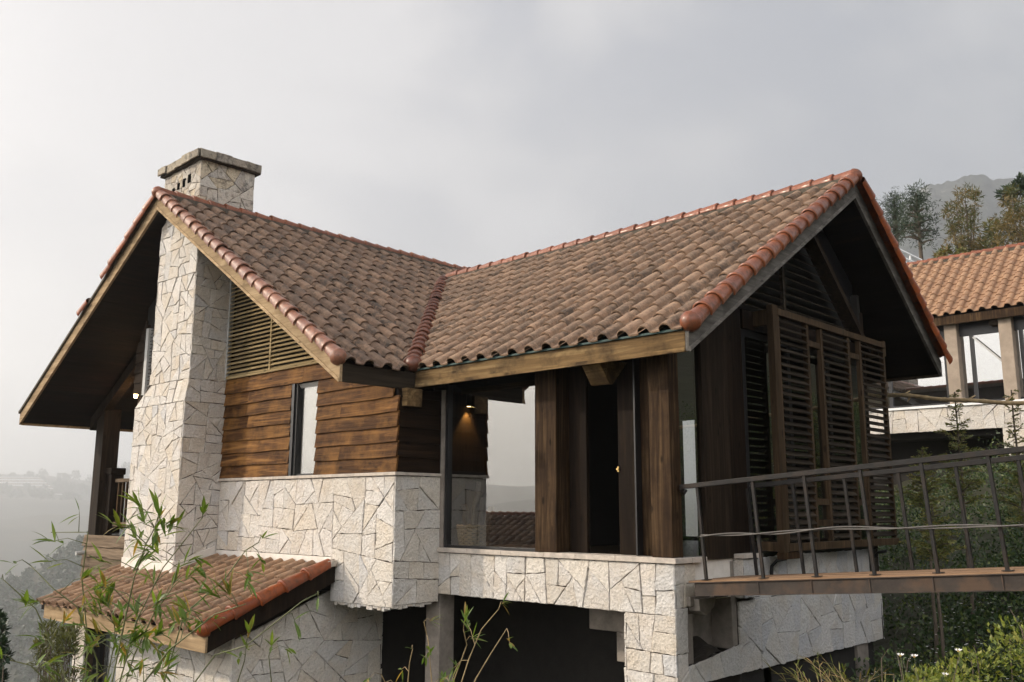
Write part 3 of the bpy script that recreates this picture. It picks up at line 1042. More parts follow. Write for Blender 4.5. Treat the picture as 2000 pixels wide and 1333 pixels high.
r.add(vs, [(i * 7 + j, i * 7 + j + 1, (i + 1) * 7 + j + 1, (i + 1) * 7 + j) for i in range(8) for j in range(6)])
r.build('soil_heap', M['soil'], H)

# ---- chimney
ch = MB()
C0, C1, CY, CY2 = -6.85, -4.89, -1.25, -1.19
XU = -6.40
F_, S_ = (0, -1, 0), (1, 0, 0)
stone_wall(ch, (0, CY, 0), (1, 0, 0), (0, 0, 1), F_, [rect(C0 - 0.03, C1 + 0.03, -3.0, 0.11)], 0.085, 41)
stone_wall(ch, (0, CY, 0.11), (1, 0, 0), (0, 0.143, 1), F_, [[(C0 - 0.03, 0), (C1 + 0.03, 0), (C1 + 0.03, 0.42), (XU - 0.02, 0.42)]], 0.085, 42)
stone_wall(ch, (0, CY2, 0), (1, 0, 0), (0, 0, 1), F_, [[(XU - 0.03, 0.53), (C1 + 0.03, 0.53), (C1 + 0.03, 3.12), (XA, 3.88), (XU - 0.03, 3.70)]], 0.085, 43)
stone_wall(ch, (C1, 0, 0), (0, 1, 0), (0, 0, 1), S_, [rect(CY - 0.03, YW + 0.0, -3.0, 0.11), [(CY - 0.03, 0.11), (YW, 0.11), (YW, 0.53), (CY2 - 0.03, 0.53)], rect(CY2 - 0.03, YW, 0.53, 3.15)], 0.075, 44)
stone_wall(ch, (C0, 0, 0), (0, 1, 0), (0, 0, 1), (-1, 0, 0), [rect(CY - 0.03, YW, -3.0, 0.11)], 0.13, 45)
stone_wall(ch, (XU, 0, 0), (0, 1, 0), (0, 0, 1), (-1, 0, 0), [rect(CY2 - 0.03, YW, 0.53, 3.6)], 0.13, 46)
stone_wall(ch, (C0, 0, 0.11), (0, 1, 0), (0.45, 0, 0.42), (-0.42, 0, 0.45), [rect(CY - 0.0, YW, 0, 1.0)], 0.13, 47)
ch.box(C0 + 0.004, C1 - 0.004, CY + 0.004, YW + 0.1, -3.0, 0.108, 1)
ch.prism([(C0 + 0.004, CY + 0.012, 0.108), (C1 - 0.004, CY + 0.012, 0.108), (C1 - 0.004, CY + 0.07, 0.53), (XU + 0.004, CY + 0.07, 0.53)], (0, 0.6, 0), 1)
ch.box(XU + 0.004, C1 - 0.004, CY2 + 0.004, YW + 0.1, 0.528, 3.12, 1)
ch.prism([(XU + 0.004, CY2 + 0.004, 3.12), (C1 - 0.004, CY2 + 0.004, 3.12), (XA, CY2 + 0.004, 3.86), (XU + 0.004, CY2 + 0.004, 3.68)], (0, 0.7, 0), 1)
cho = ch.build('chimney', ST, H)
ck = MB()
K0, K1, KY0, KY1, KZ0, KZ1 = -7.80, -6.23, -0.56, 0.62, 3.7, 5.27
stone_wall(ck, (0, KY0, 0), (1, 0, 0), (0, 0, 1), F_, [rect(K0 - 0.02, K1 + 0.025, KZ0, KZ1)], 0.06, 51, 0.028)
stone_wall(ck, (K1, 0, 0), (0, 1, 0), (0, 0, 1), S_, [rect(KY0 - 0.025, KY1 + 0.02, KZ0, KZ1)], 0.075, 54, 0.028)
stone_wall(ck, (0, KY1, 0), (1, 0, 0), (0, 0, 1), (0, 1, 0), [rect(K0 - 0.02, K1 + 0.02, KZ0, KZ1)], 0.08, 53, 0.028)
stone_wall(ck, (K0, 0, 0), (0, 1, 0), (0, 0, 1), (-1, 0, 0), [rect(KY0, KY1, KZ0, KZ1)], 0.08, 55, 0.028)
ck.box(K0 + 0.004, K1 - 0.004, KY0 + 0.004, KY1 - 0.004, KZ0, KZ1 - 0.002, 1)
ck.build('chimney_stack', [M['stone_old'], M['joint_dark']], cho)
cc = MB()
rg = random.Random(6)
Q0, Q1, QY0, QY1 = K0 - 0.11, K1 + 0.12, KY0 - 0.12, KY1 + 0.12
for i in range(5):                          # rough cap slabs of uneven length, height and overhang
    a0, a1 = Q0 + (Q1 - Q0) * i / 5, Q0 + (Q1 - Q0) * (i + 1) / 5
    stone_wall(cc, (0, QY0 - rg.uniform(-0.03, 0.03), 0), (1, 0, 0), (0, 0, 1), F_, [rect(a0, a1, KZ1 + 0.005 + rg.uniform(0, 0.02), KZ1 + 0.185 + rg.uniform(-0.035, 0.035))], 0.5, 61 + i, 0.03)
for i in range(4):
    a0, a1 = QY0 + (QY1 - QY0) * i / 4, QY0 + (QY1 - QY0) * (i + 1) / 4
    stone_wall(cc, (Q1 + rg.uniform(-0.03, 0.03), 0, 0), (0, 1, 0), (0, 0, 1), S_, [rect(a0, a1, KZ1 + 0.005 + rg.uniform(0, 0.02), KZ1 + 0.185 + rg.uniform(-0.035, 0.035))], 0.5, 71 + i, 0.03)
stone_wall(cc, (0, 0, KZ1 + 0.18), (1, 0, 0), (0, 1, 0), (0, 0, 1), [rect(Q0, Q1, QY0, QY1)], 0.2, 63, 0.03)
cc.box(Q0 + 0.01, Q1 - 0.02, QY0 + 0.02, QY1, KZ1 + 0.002, KZ1 + 0.178, 1)
cc.build('chimney_cap', [M['stone_cap'], M['joint_dark']], cho)
for i, (xx, z0, z1) in enumerate(((-6.68, 4.88, 5.06), (-6.90, 4.84, 5.02), (-7.14, 4.84, 4.98), (-7.36, 4.80, 4.92))):
    v = MB().box(xx - 0.05, xx + 0.05, KY0 - 0.042, KY0 + 0.02, z0, z1)
    v.build('vent_hole_shade', M['void'], cho)

# ---- white plaster flashing above the lean-to roof
p = MB()
p.box(C1 - 0.01, -1.315, YW - 0.034, YW + 0.05, -2.80, -2.535)
p.box(C0 - 0.05, C1 + 0.05, CY - 0.055, CY + 0.05, -3.05, -2.71)
p.obox((C1 - 0.01, CY - 0.04, -3.0), (0.055, 0, 0), (0, 0.78, 0.28), (0, 0, 0.26))
p.build('flashing', M['plaster'], H, bevel=0.008)

# ---- lapped timber siding
def lap_board(mb, a, b, z0, z1, n, rng, out=0.048, top=0.014, th=0.03, wav=0.0045):
    """board from a to b (xy points), bottom edge standing off the wall by out, slightly wavy live edge"""
    a, b, n = Vector((*a, 0)), Vector((*b, 0)), Vector((*n, 0))
    ln = (b - a).length
    k = max(1, int(ln / 0.22))
    vs = []
    ph = rng.uniform(0, 6)
    for i in range(k + 1):
        p = a + (b - a) * (i / k)
        dz = wav * (math.sin(i * 0.9 + ph) + rng.uniform(-0.8, 0.8))
        zb = Vector((0, 0, z0 + dz))
        zt = Vector((0, 0, z1 + 0.02))
        vs += [p + n * out + zb, p + n * top + zt, p + n * (top - th) + zt, p + n * (out - th) + zb]
    fs = []
    for i in range(k):
        q = i * 4
        fs += [(q, q + 4, q + 5, q + 1), (q + 1, q + 5, q + 6, q + 2), (q + 2, q + 6, q + 7, q + 3), (q + 3, q + 7, q + 4, q)]
    fs += [(0, 1, 2, 3), (k * 4 + 3, k * 4 + 2, k * 4 + 1, k * 4)]
    cr = (b - a).cross(Vector((0, 0, 1)))
    if cr.dot(n) < 0:
        fs = [f[::-1] for f in fs]
    mb.add(vs, fs)


rg = random.Random(71)
ROW = 0.222
sd = MB()
for i in range(8):
    z0, z1 = -1.262 + i * ROW, -1.262 + (i + 1) * ROW
    xr_ = min(XC + 0.045, XE - (z1 + 0.02) / 0.639 + 0.16)
    if i < 7:
        j = rg.uniform(-0.03, 0.03)
        cut = rg.choice((None, None, -4.0, -3.5))
        if cut:
            lap_board(sd, (-4.86, YW), (cut - 0.002, YW), z0, z1, (0, -1), rg)
            lap_board(sd, (cut + 0.002, YW), (-2.63, YW), z0, z1, (0, -1), rg)
        else:
            lap_board(sd, (-4.86, YW), (-2.63, YW), z0, z1, (0, -1), rg)
        cut = rg.choice((None, None, -0.9, -1.2))
        if cut and cut < xr_ - 0.3:
            lap_board(sd, (-1.87, YW), (cut - 0.002, YW), z0, z1, (0, -1), rg)
            lap_board(sd, (cut + 0.002, YW), (xr_, YW), z0, z1, (0, -1), rg)
        else:
            lap_board(sd, (-1.87, YW), (xr_, YW), z0, z1, (0, -1), rg)
    else:
        lap_board(sd, (-4.86, YW), (-2.3, YW), z0, 0.56, (0, -1), rg)
        lap_board(sd, (-2.296, YW), (xr_, YW), z0, 0.56, (0, -1), rg)
sd.build('lap_siding', M['siding'], H)
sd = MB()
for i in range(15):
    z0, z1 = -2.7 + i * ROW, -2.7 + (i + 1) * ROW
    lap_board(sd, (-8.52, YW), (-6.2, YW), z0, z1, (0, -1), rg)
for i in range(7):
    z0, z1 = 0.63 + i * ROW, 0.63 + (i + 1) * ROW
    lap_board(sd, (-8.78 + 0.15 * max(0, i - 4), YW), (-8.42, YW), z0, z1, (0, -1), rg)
sd.build('lap_siding', M['siding_shaded'], H)
sd = MB()
for i in range(6):
    z0, z1 = -1.262 + i * ROW, -1.262 + (i + 1) * ROW
    lap_board(sd, (XC, YW - 0.0), (XC, YD - 0.03), z0, min(z1, -0.03), (1, 0), rg, 0.045, 0.012)
sd.build('lap_siding', M['siding_y_shaded'], H)
# sheathing behind boards, louvres and interior partitions
sh = MB()
sh.box(-4.9, -2.60, YW + 0.03, YW + 0.12, -1.30, 0.60)
sh.box(-1.90, 0.10, YW + 0.03, YW + 0.12, -1.30, 0.0)
sh.box(-2.60, -1.90, YW + 0.03, YW + 0.12, 0.30, 0.60)
sh.box(0.02, XC - 0.005, YW + 0.03, YD + 0.02, -1.30, -0.03)
sh.prism([(-8.5, YW + 0.03, -2.7), (-4.9, YW + 0.03, -2.7), (-4.9, YW + 0.03, 3.1), (XA, YW + 0.03, 3.9), (-8.5, YW + 0.03, 2.5)], (0, 0.09, 0))
sh.prism([(-4.9, YW + 0.12, 0.6), (-0.85, YW + 0.12, 0.6), (-4.9, YW + 0.12, 3.1)], (0, 0.06, 0))
sh.box(-8.5, -8.4, YW + 0.12, 7.0, -2.7, 2.3)
sh.box(-8.5, -0.2, 6.95, 7.05, -2.7, 2.3)
sh.prism([(-0.12, 0.42, -2.38), (-0.12, 4.0, -2.38), (-0.12, 4.0, 2.4), (-0.12, 0.42, 0.30)], (0.10, 0, 0))
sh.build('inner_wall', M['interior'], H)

# narrow window in the timber gable wall
wn = MB()
wn.box(-2.62, -2.545, YW - 0.03, YW + 0.16, -1.262, 0.29)
wn.box(-2.545, -2.49, YW + 0.0, YW + 0.16, -1.262, 0.29)
wn.box(-1.90, -1.86, YW + 0.0, YW + 0.16, -1.262, 0.29)
wn.box(-2.545, -1.90, YW + 0.03, YW + 0.16, -1.262, -1.23)
wo_ = wn.build('window', M['dark'], H)
MB().obox((-2.49, YW + 0.07, 0.21), (0.59, 0, 0), (0, -0.05, 0.065), (0, 0.06, 0.02)).build('lintel', M['jamb'], wo_)
MB().add([(-2.49, YW + 0.07, -1.23), (-1.90, YW + 0.07, -1.23), (-1.90, YW + 0.07, 0.24), (-2.49, YW + 0.07, 0.24)], [(0, 1, 2, 3)]).build('pane', M['glass'], wo_)
MB().box(-2.50, -1.89, YW + 0.12, YW + 0.128, -1.22, 0.26).build('reflection_backing', M['plaster'], wo_)  # added pale sheet, stands in for bright sky mirrored in the pane

# louvred gable of the left wing
lv = MB()
nsl = 25
for i in range(nsl):
    z = 0.60 + i * 0.077
    xr_ = XE - (z + 0.03) / 0.639
    if xr_ < -4.75:
        break
    for xa, xb in ((-4.82, -3.375), (-3.325, xr_)):
        xb = min(xb, xr_)
        if xb - xa > 0.05:
            lv.obox((xa, YW - 0.05, z), (xb - xa, 0, 0), (0, 0.075, 0.056), (0, -0.006, 0.012))
lvo = lv.build('gable_louvre', M['louvre'], H)
MB().box(-4.875, -4.82, YW - 0.06, YW + 0.03, 0.56, 3.1).build('jamb', M['jamb'], lvo)
MB().box(-3.372, -3.328, YW - 0.05, YW + 0.03, 0.565, 2.12).build('mullion', M['louvre'], lvo)
MB().box(-4.86, -0.85, YW - 0.055, YW + 0.025, 0.566, 0.60).build('sill', M['louvre'], lvo)
lv = MB()
for i in range(18):
    z = 0.62 + i * 0.077
    lv.obox((-8.12, YW - 0.045, z), (1.7, 0, 0), (0, 0.085, 0.042), (0, -0.006, 0.012))
lvo = lv.build('gable_louvre', M['louvre_dark'], H)
MB().box(-8.30, -8.18, YW - 0.07, YW + 0.03, 0.56, 2.0).build('jamb', M['jamb'], lvo)
MB().box(-8.42, -8.305, YW - 0.05, YW + 0.03, 0.56, 2.1).build('jamb', M['post'], lvo)

# ---- glazed front
g = MB()
g.box(XC + 0.03, 0.285, YD - 0.015, YD + 0.09, -2.36, 0.02)
g.build('jamb', M['concrete'], H)
g = MB()
g.box(0.29, 0.345, YD + 0.0, YD + 0.09, -2.362, 0.10)
g.box(0.345, 2.15, YD + 0.02, YD + 0.09, -2.362, -2.325)
go = go_front = g.build('picture_window', M['dark'], H)
MB().add([(0.345, YD + 0.05, -2.325), (2.15, YD + 0.05, -2.325), (2.15, YD + 0.05, 0.30), (0.345, YD + 0.05, 0.30)], [(0, 1, 2, 3)]).build('pane', M['glass'], go)
for x0, x1, y0, y1, mt in ((2.16, 2.55, YD - 0.02, YD + 0.33, 'column'), (3.80, 4.03, YD + 0.17, YD + 0.3, 'column'), (4.09, 4.395, YD - 0.02, YD + 0.2, 'column')):
    cl_ = MB()
    cl_.box(x0, x1, y0, y1, -2.362, 0.40)
    cl_.build('column', M[mt], H, bevel=0.006)
d = MB()
d.box(3.42, 3.80, YD + 0.22, YD + 0.28, -2.362, 0.4)
do = d.build('door', M['column_dark'], H, bevel=0.004)
l = MB()
l.box(3.415, 3.435, YD + 0.205, YD + 0.225, -1.31, -1.24)
l.box(3.405, 3.44, YD + 0.19, YD + 0.205, -1.285, -1.265)
mb_, t_, b_ = new_mat('brass')
b_.inputs['Base Color'].default_value = (0.6, 0.42, 0.16, 1)
b_.inputs['Metallic'].default_value = 1
b_.inputs['Roughness'].default_value = 0.3
M['brass'] = mb_
l.build('latch', M['brass'], do)
d = MB()
d.box(2.60, 2.90, YD + 0.20, YD + 0.26, -2.362, 0.4)
d.build('door', M['column_dark'], H, bevel=0.004)
d = MB()
d.box(3.803, 3.825, YD + 0.05, YD + 0.2, -2.362, 0.4)
d.build('door_frame', M['dark'], H)
# interior
it = MB()
it.box(-8.4, 4.30, YD + 0.30, 6.3, -2.50, -2.372)
it.box(0.0, 4.30, YD + 0.02, YD + 0.30, -2.50, -2.44)
it.build('floor', M['interior_floor'], H)
it = MB()
it.box(-0.2, 0.66, 6.30, 6.40, -2.4, 1.9)
it.box(1.02, 4.36, 6.30, 6.40, -2.4, 1.9)
it.box(0.66, 1.02, 6.30, 6.40, -2.4, -2.3)
it.box(0.66, 1.02, 6.30, 6.40, -0.06, 1.9)
it.box(1.2, 1.3, 2.6, 4.6, -2.38, 0.9)
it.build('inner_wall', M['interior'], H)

MB().add([(0.345, YD + 0.075, -2.325), (2.15, YD + 0.068, -2.325), (2.15, YD + 0.078, 0.30), (0.345, YD + 0.085, 0.30)], [(0, 1, 2, 3)]).build('pane', M['glass_inner'], go_front)
# rafter tails under the eaves
rt = MB()
rt.prism([(3.30, 0.00, 0.08), (3.30, 0.22, -0.20), (3.30, 0.30, -0.20), (3.30, 0.62, 0.12)], (0.30, 0, 0))
rt.build('rafter_tail', M['fascia'], H, bevel=0.006)
rt = MB()
rt.box(XC + 0.0, XC + 0.14, -0.40, -0.10, -0.29, -0.02)
rt.build('rafter_tail', M['fascia'], H, bevel=0.006)

# ---- side front of the right wing (shaded gable)
g = MB()
g.add([(4.36, 0.60, -2.36), (4.36, 1.13, -2.36), (4.36, 1.13, 0.4), (4.36, 0.60, 0.4)], [(0, 1, 2, 3)])
g.build('pane', M['glass'], H)
g = MB()
g.box(4.33, 4.38, 0.60, 1.12, -2.40, -2.362)
g.build('window_rail', M['dark'], H)
for y0, y1, x0, x1, mt in ((1.12, 1.78, 4.28, 4.41, 'post'), (1.785, 2.25, 4.24, 4.37, 'column_dark')):
    MB().box(x0, x1, y0, y1, -2.41, min(zr(y0) + 0.03, 1.3)).build('column', M[mt], H, bevel=0.006)
g = MB()
for y0, y1 in ((2.27, 2.36), (3.60, 3.70), (4.95, 5.05), (6.24, 6.36)):
    g.box(4.29, 4.36, y0, y1, -2.36, 0.72)
g.box(4.29, 4.36, 2.36, 6.24, -2.40, -2.28)
g.box(4.29, 4.36, 2.36, 6.24, 0.62, 0.72)
go = g.build('window', M['dark'], H)
for y0, y1 in ((2.36, 3.60), (3.70, 4.95), (5.05, 6.24)):
    MB().add([(4.33, y0, -2.28), (4.33, y1, -2.28), (4.33, y1, 0.62), (4.33, y0, 0.62)], [(0, 1, 2, 3)]).build('pane', M['glass'], go)
MB().box(4.24, 4.40, 2.26, 6.40, 0.722, 1.00).build('header_beam', M['column_dark'], H, bevel=0.006)
MB().box(4.20, 4.36, 6.37, 6.50, -2.42, 1.6).build('column', M['post'], H)
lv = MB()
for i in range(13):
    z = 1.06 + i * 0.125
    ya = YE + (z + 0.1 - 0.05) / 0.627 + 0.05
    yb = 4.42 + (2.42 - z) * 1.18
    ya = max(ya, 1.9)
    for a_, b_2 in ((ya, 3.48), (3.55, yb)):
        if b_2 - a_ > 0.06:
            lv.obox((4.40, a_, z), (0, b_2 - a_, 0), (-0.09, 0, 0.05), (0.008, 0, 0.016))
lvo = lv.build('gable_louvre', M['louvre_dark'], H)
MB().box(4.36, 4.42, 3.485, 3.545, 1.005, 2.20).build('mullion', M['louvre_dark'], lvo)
bk = MB()
bk.prism([(4.25, 1.8, 1.0), (4.25, 6.4, 1.0), (4.25, 6.4, 2.1), (4.25, 4.97, 3.18), (4.25, 1.8, 1.18)], (-0.06, 0, 0))
bk.build('gable_wall', M['dark'], H)
MB().beam((4.46, 4.2, 2.62), (4.46, 6.25, 0.86), 0.10, 0.22, (1, 0, 0)).build('gable_rafter', M['post'], H)

# louvred screens standing off the wall
def panel(y0, y1):
    z0, z1 = -2.235, 0.92
    f = MB()
    f.box(4.645, 4.715, y0, y0 + 0.065, z0, z1)
    f.box(4.645, 4.715, y1 - 0.065, y1, z0, z1)
    fo = f.build('louvre_panel', M['screen'], H)
    s_ = MB()
    z = z0 + 0.03
    while z < z1 - 0.06:
        s_.obox((4.725, y0 + 0.065, z), (0, y1 - y0 - 0.13, 0), (-0.080, 0, 0.062), (0.008, 0, 0.014))
        z += 0.1045
    s_.build('slats', M['louvre_dark'], fo)


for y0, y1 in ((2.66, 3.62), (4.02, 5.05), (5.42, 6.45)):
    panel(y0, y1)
sf = MB()
sf.box(4.63, 4.73, 2.52, 2.655, -2.36, 1.06)
sf.box(4.64, 4.735, 2.66, 6.47, 0.925, 1.02)
sf.box(4.64, 4.735, 2.66, 6.47, -2.345, -2.24)
for y0, y1 in ((3.622, 4.018), (5.052, 5.418)):
    for z in (0.60, -1.72, -2.02):
        sf.box(4.65, 4.71, y0, y1, z, z + 0.09)
sf.box(4.37, 4.63, 2.55, 2.63, 0.78, 1.0)
sf.box(4.37, 4.63, 2.55, 2.63, -2.345, -2.22)
sf.box(4.37, 4.63, 6.38, 6.46, 0.78, 1.0)
sf.box(4.65, 4.71, 6.45, 6.53, 0.80, 1.06)
sf.build('screen_frame', M['screen'], H, bevel=0.004)
MB().box(4.63, 4.735, 2.50, 3.0, -2.445, -2.36).build('corner_block', M['column'], H)
for yy in (2.7, 6.1):
    br = MB()
    br.tube([(4.42, yy, -2.75), (4.44, yy, -2.55), (4.52, yy, -2.47), (4.66, yy, -2.44)], 0.025, 6)
    br.build('bracket', M['dark'], H)

# ---- balcony at the far left
BY = 0.05
MB().box(-11.92, -11.50, BY, BY + 0.40, -2.45, 0.55).build('balcony_post', M['post'], H, bevel=0.008)
MB().box(-11.52, -11.22, BY + 0.16, BY + 0.46, -2.40, -1.02).build('newel_post', M['column_dark'], H, bevel=0.01)
MB().box(-11.55, -11.19, BY + 0.13, BY + 0.49, -1.018, -0.86).build('newel_cap', M['column_dark'], H, bevel=0.02)
rl_ = MB()
rl_.box(-11.2, -9.0, BY + 0.25, BY + 0.35, -1.20, -1.12)
rl_.box(-11.2, -9.0, BY + 0.26, BY + 0.34, -2.22, -2.12)
ro = rl_.build('balcony_railing', M['siding_grey'], H)
for i in range(10):
    xx = -11.08 + i * 0.22
    MB().box(xx, xx + 0.06, BY + 0.27, BY + 0.33, -2.12, -1.20).build('baluster', M['column'], ro)
sd = MB()
for i in range(5):
    lap_board(sd, (-12.05 + 0.03 * (i % 2), BY), (-9.0, BY), -3.62 + i * 0.235, -3.62 + (i + 1) * 0.235, (0, -1), rg, 0.06, 0.015, 0.035, 0.012)
sd.build('balcony_parapet', M['siding_grey'], H)
fl = MB()
fl.box(-11.98, -8.4, BY + 0.04, 3.4, -2.60, -2.43)
fl.build('balcony_floor', M['post'], H)
bmz = MB()
bmz.prism([(-12.25, BY - 0.03, zl(-12.25) - 0.26), (-8.4, BY - 0.03, zl(-8.4) - 0.26), (-8.4, BY - 0.03, zl(-8.4) + 0.02), (-12.25, BY - 0.03, zl(-12.25) + 0.02)], (0, 0.2, 0))
bmz.build('gable_rafter', M['post'], H)
bmz = MB()
bmz.box(-11.8, -8.4, 3.2, 3.35, 0.25, 0.45)
bmz.box(-11.85, -11.6, 3.1, 3.4, -2.45, 0.9)
bmz.build('back_beam', M['post'], H)
pp = MB()
pp.tube([(-11.85, BY - 0.02, -2.83), (-11.85, BY - 0.26, -2.85)], 0.05, 10)
pp.build('drain_pipe', M['jamb'], H)

# ---- basement
bs = MB()
bs.box(-1.5, 4.3, 2.6, 2.8, -8, -3.05)
bs.box(-1.5, 3.9, YD + 0.41, 6.3, -3.08, -2.52)
bs.box(-8.4, -1.55, -0.1, 6.9, -3.2, -2.7)
bs.box(4.0, 4.3, 2.0, 6.2, -8, -3.87)
bs.box(-1.9, -1.6, 0.705, 2.8, -8, -3.05)
bs.build('basement_wall', M['concrete_shaded'], H)
MB().box(-0.12, 0.19, YD + 0.03, YD + 0.33, -8, -3.05).build('concrete_post', M['concrete'], H, bevel=0.012)
b2 = MB()
b2.box(2.43, 3.67, 1.2, 2.2, -3.42, -3.085)
b2.box(2.90, 3.67, 1.2, 2.0, -3.80, -3.421)
b2.build('concrete_stair', M['concrete'], H, bevel=0.01)
MB().box(4.31, 4.36, 5.45, 5.85, -8, -3.87).build('concrete_post', M['concrete'], H)

# ---- lean-to with its own tiled roof
LY, LT = -2.58, YW - 0.03                 # eave and head of the lean-to roof
LZ0, LZ1 = -3.47, -2.66
LX0, LX1 = -7.15, -1.22
ls = (LZ1 - LZ0) / (LT - LY)
lup = Vector((0, 1, ls)).normalized()
ln_ = Vector((0, -ls, 1)).normalized()
lt = MB()
lt.prism([(LX0, LY, LZ0 - 0.12), (LX0, LT, LZ1 - 0.12), (LX0, LT, LZ1 - 0.02), (LX0, LY, LZ0 - 0.02)], (LX1 - LX0, 0, 0))
lo = lt.build('lean_to_roof', M['soffit_x'], H)
tt = MB()
llen = math.hypot(LT - LY, LZ1 - LZ0)
tiles(tt, (LX0 - 0.02, LY - 0.07, LZ0 - 0.027), (1, 0, 0), lup, ln_, 0.297, llen / 7, 20, 7, 81, lift=0.034)
tt.build('roof_tiles', M['tile_low'], lo)
c = MB()
caps(c, (LX1 + 0.0, LY - 0.03, LZ0 + 0.06), (LX1 + 0.0, LT - 0.12, LZ1 + 0.02), (0.3, 0, 1), 0.115, 0.40, 82, lip=0.016)
c.build('rake_caps', M['cap_orange'], lo, smooth=True)
c = MB()
rg = random.Random(83)
for i in range(26):
    k = i / 25
    pz = Vector((LX1 - 0.10, LY + (LT - LY) * k, LZ0 + (LZ1 - LZ0) * k + 0.06))
    c.obox(pz + Vector((rg.uniform(-0.02, 0.0), 0, rg.uniform(-0.02, 0.01))), (0.10, 0, 0), (0, 0.1, ls * 0.1), (0, 0, 0.05))
for i in range(7):
    c.obox((LX1 - 0.1 + rg.uniform(-0.03, 0.1), LT - 0.18 + rg.uniform(0, 0.08), LZ1 - 0.05 + rg.uniform(0, 0.08)), (rg.uniform(0.06, 0.13), 0, 0.02), (0, 0.1, 0.01), (0.01, 0, 0.09))
c.build('mortar_bed', M['sill'], lo, bevel=0.01)
fb = MB()
fb.box(LX0 + 0.15, LX1 + 0.03, LY - 0.005, LY + 0.03, LZ0 - 0.26, LZ0 - 0.02)
fb.build('fascia', M['barge'], lo, bevel=0.004)
fb = MB()
fb.prism([(LX1 - 0.02, LY + 0.031, LZ0 - 0.26), (LX1 - 0.02, LT, LZ1 - 0.24), (LX1 - 0.02, LT, LZ1 - 0.0), (LX1 - 0.02, LY + 0.031, LZ0 - 0.0)], (0.05, 0, 0))
fb.build('bargeboard', M['column_dark'], lo)
for xx in (-6.35, -2.9):
    rt = MB()
    rt.prism([(xx, LY + 0.05, LZ0 - 0.14), (xx, LY + 0.12, LZ0 - 0.30), (xx, LY + 0.7, LZ0 - 0.08), (xx, LY + 0.7, LZ0 + 0.14)], (0.12, 0, 0))
    rt.build('rafter_tail', M['barge'], lo)
LW = MB()
stone_wall(LW, (0, -1.95, 0), (1, 0, 0), (0, 0, 1), (0, -1, 0), [rect(-7.12, -6.62, -6.8, -3.78), rect(-5.25, -1.52, -6.8, -3.50), rect(-6.62, -5.25, -3.80, -3.50)], 0.16, 84)
stone_wall(LW, (-1.55, 0, 0), (0, 1, 0), (0, 0, 1), (1, 0, 0), [[(-1.98, -6.8), (0.72, -6.8), (0.72, -3.10), (-0.35, -3.06), (-1.98, -3.66)]], 0.13, 85)
stone_wall(LW, (0, 0.70, 0), (1, 0, 0), (0, 0, 1), (0, 1, 0), [rect(-2.2, -1.52, -6.8, -3.1)], 0.2, 86)
LW.box(-7.12, -6.62, -1.945, -1.6, -6.8, -3.78, 1)
LW.box(-5.25, -1.556, -1.945, -1.6, -6.8, -3.52, 1)
LW.prism([(-1.9, -1.6, -6.8), (-1.9, 0.695, -6.8), (-1.9, 0.695, -3.12), (-1.9, -0.35, -3.08), (-1.9, -1.6, -3.52)], (0.345, 0, 0), 1)
LW.build('lean_to_wall', ST, H)
lw = MB()
lw.box(-6.62, -6.50, -1.80, -1.65, -6.8, -3.8)
lw.box(-6.50, -5.25, -1.80, -1.65, -3.92, -3.8)
lwo = lw.build('window', M['dark'], H)
MB().add([(-6.5, -1.74, -6.8), (-5.25, -1.74, -6.8), (-5.25, -1.74, -3.92), (-6.5, -1.74, -3.92)], [(0, 1, 2, 3)]).build('pane', M['glass_h2'], lwo)
MB().box(-6.6, -1.9, -0.9, -0.8, -6.8, -3.4).build('basement_wall', M['concrete_shaded'], H)

# ================================================================== THINGS IN AND ON THE HOUSE
t = thing('wicker_basket', (0.50, 0.82, -2.37), 'round woven cane basket standing behind the big front pane', 'basket')
bk = MB()
rg = random.Random(5)
for i in range(11):
    z = -2.36 + i * 0.03
    rr = 0.20 + 0.05 * (i / 10) ** 0.7
    pts = []
    for k in range(49):
        a = 2 * math.pi * k / 48
        q = rr + 0.008 * math.sin(k * math.pi / 2 + i * math.pi)
        pts.append((0.50 + q * math.cos(a), 0.82 + q * math.sin(a), z + 0.015 + 0.006 * math.cos(k * math.pi / 2 + i * math.pi)))
    bk.tube(pts, 0.015, 6, cap=False)
bk.build('weave', M['basket'], t, smooth=True)
bk = MB()
bk.tube([(0.50, 0.82, -2.365), (0.50, 0.82, -2.34)], [0.2, 0.2], 24)
bk.build('bottom', M['basket'], t)
for i, (dx, dy, ln, tx, ty, r_) in enumerate(((-0.07, 0.02, 0.95, 0.10, 0.05, 0.042), (0.06, -0.05, 0.66, 0.12, -0.1, 0.05), (0.10, 0.08, 0.58, 0.2, 0.12, 0.045), (-0.12, -0.04, 0.6, -0.1, 0.03, 0.05), (0.0, 0.1, 0.72, -0.05, 0.16, 0.04))):
    lg = MB()
    p0 = Vector((0.50 + dx, 0.82 + dy, -2.335))
    lg.tube([p0 + Vector((tx * k * ln, ty * k * ln, ln * k)) + Vector((rg.gauss(0, 0.008), rg.gauss(0, 0.008), 0)) for k in (0, 0.3, 0.6, 0.85, 1)], [r_, r_ * 1.05, r_ * 0.95, r_, r_ * 0.9], 9)
    tag(lg.build('firewood_log', M['log']), ('longest pale branch leaning up out of the cane basket behind the glass', 'thick split log at the right front of the cane basket', 'slanting log at the right back of the cane basket',
                                             'short log leaning left in the cane basket', 'middle log standing at the back of the cane basket')[i], 'firewood', 'firewood in the basket')

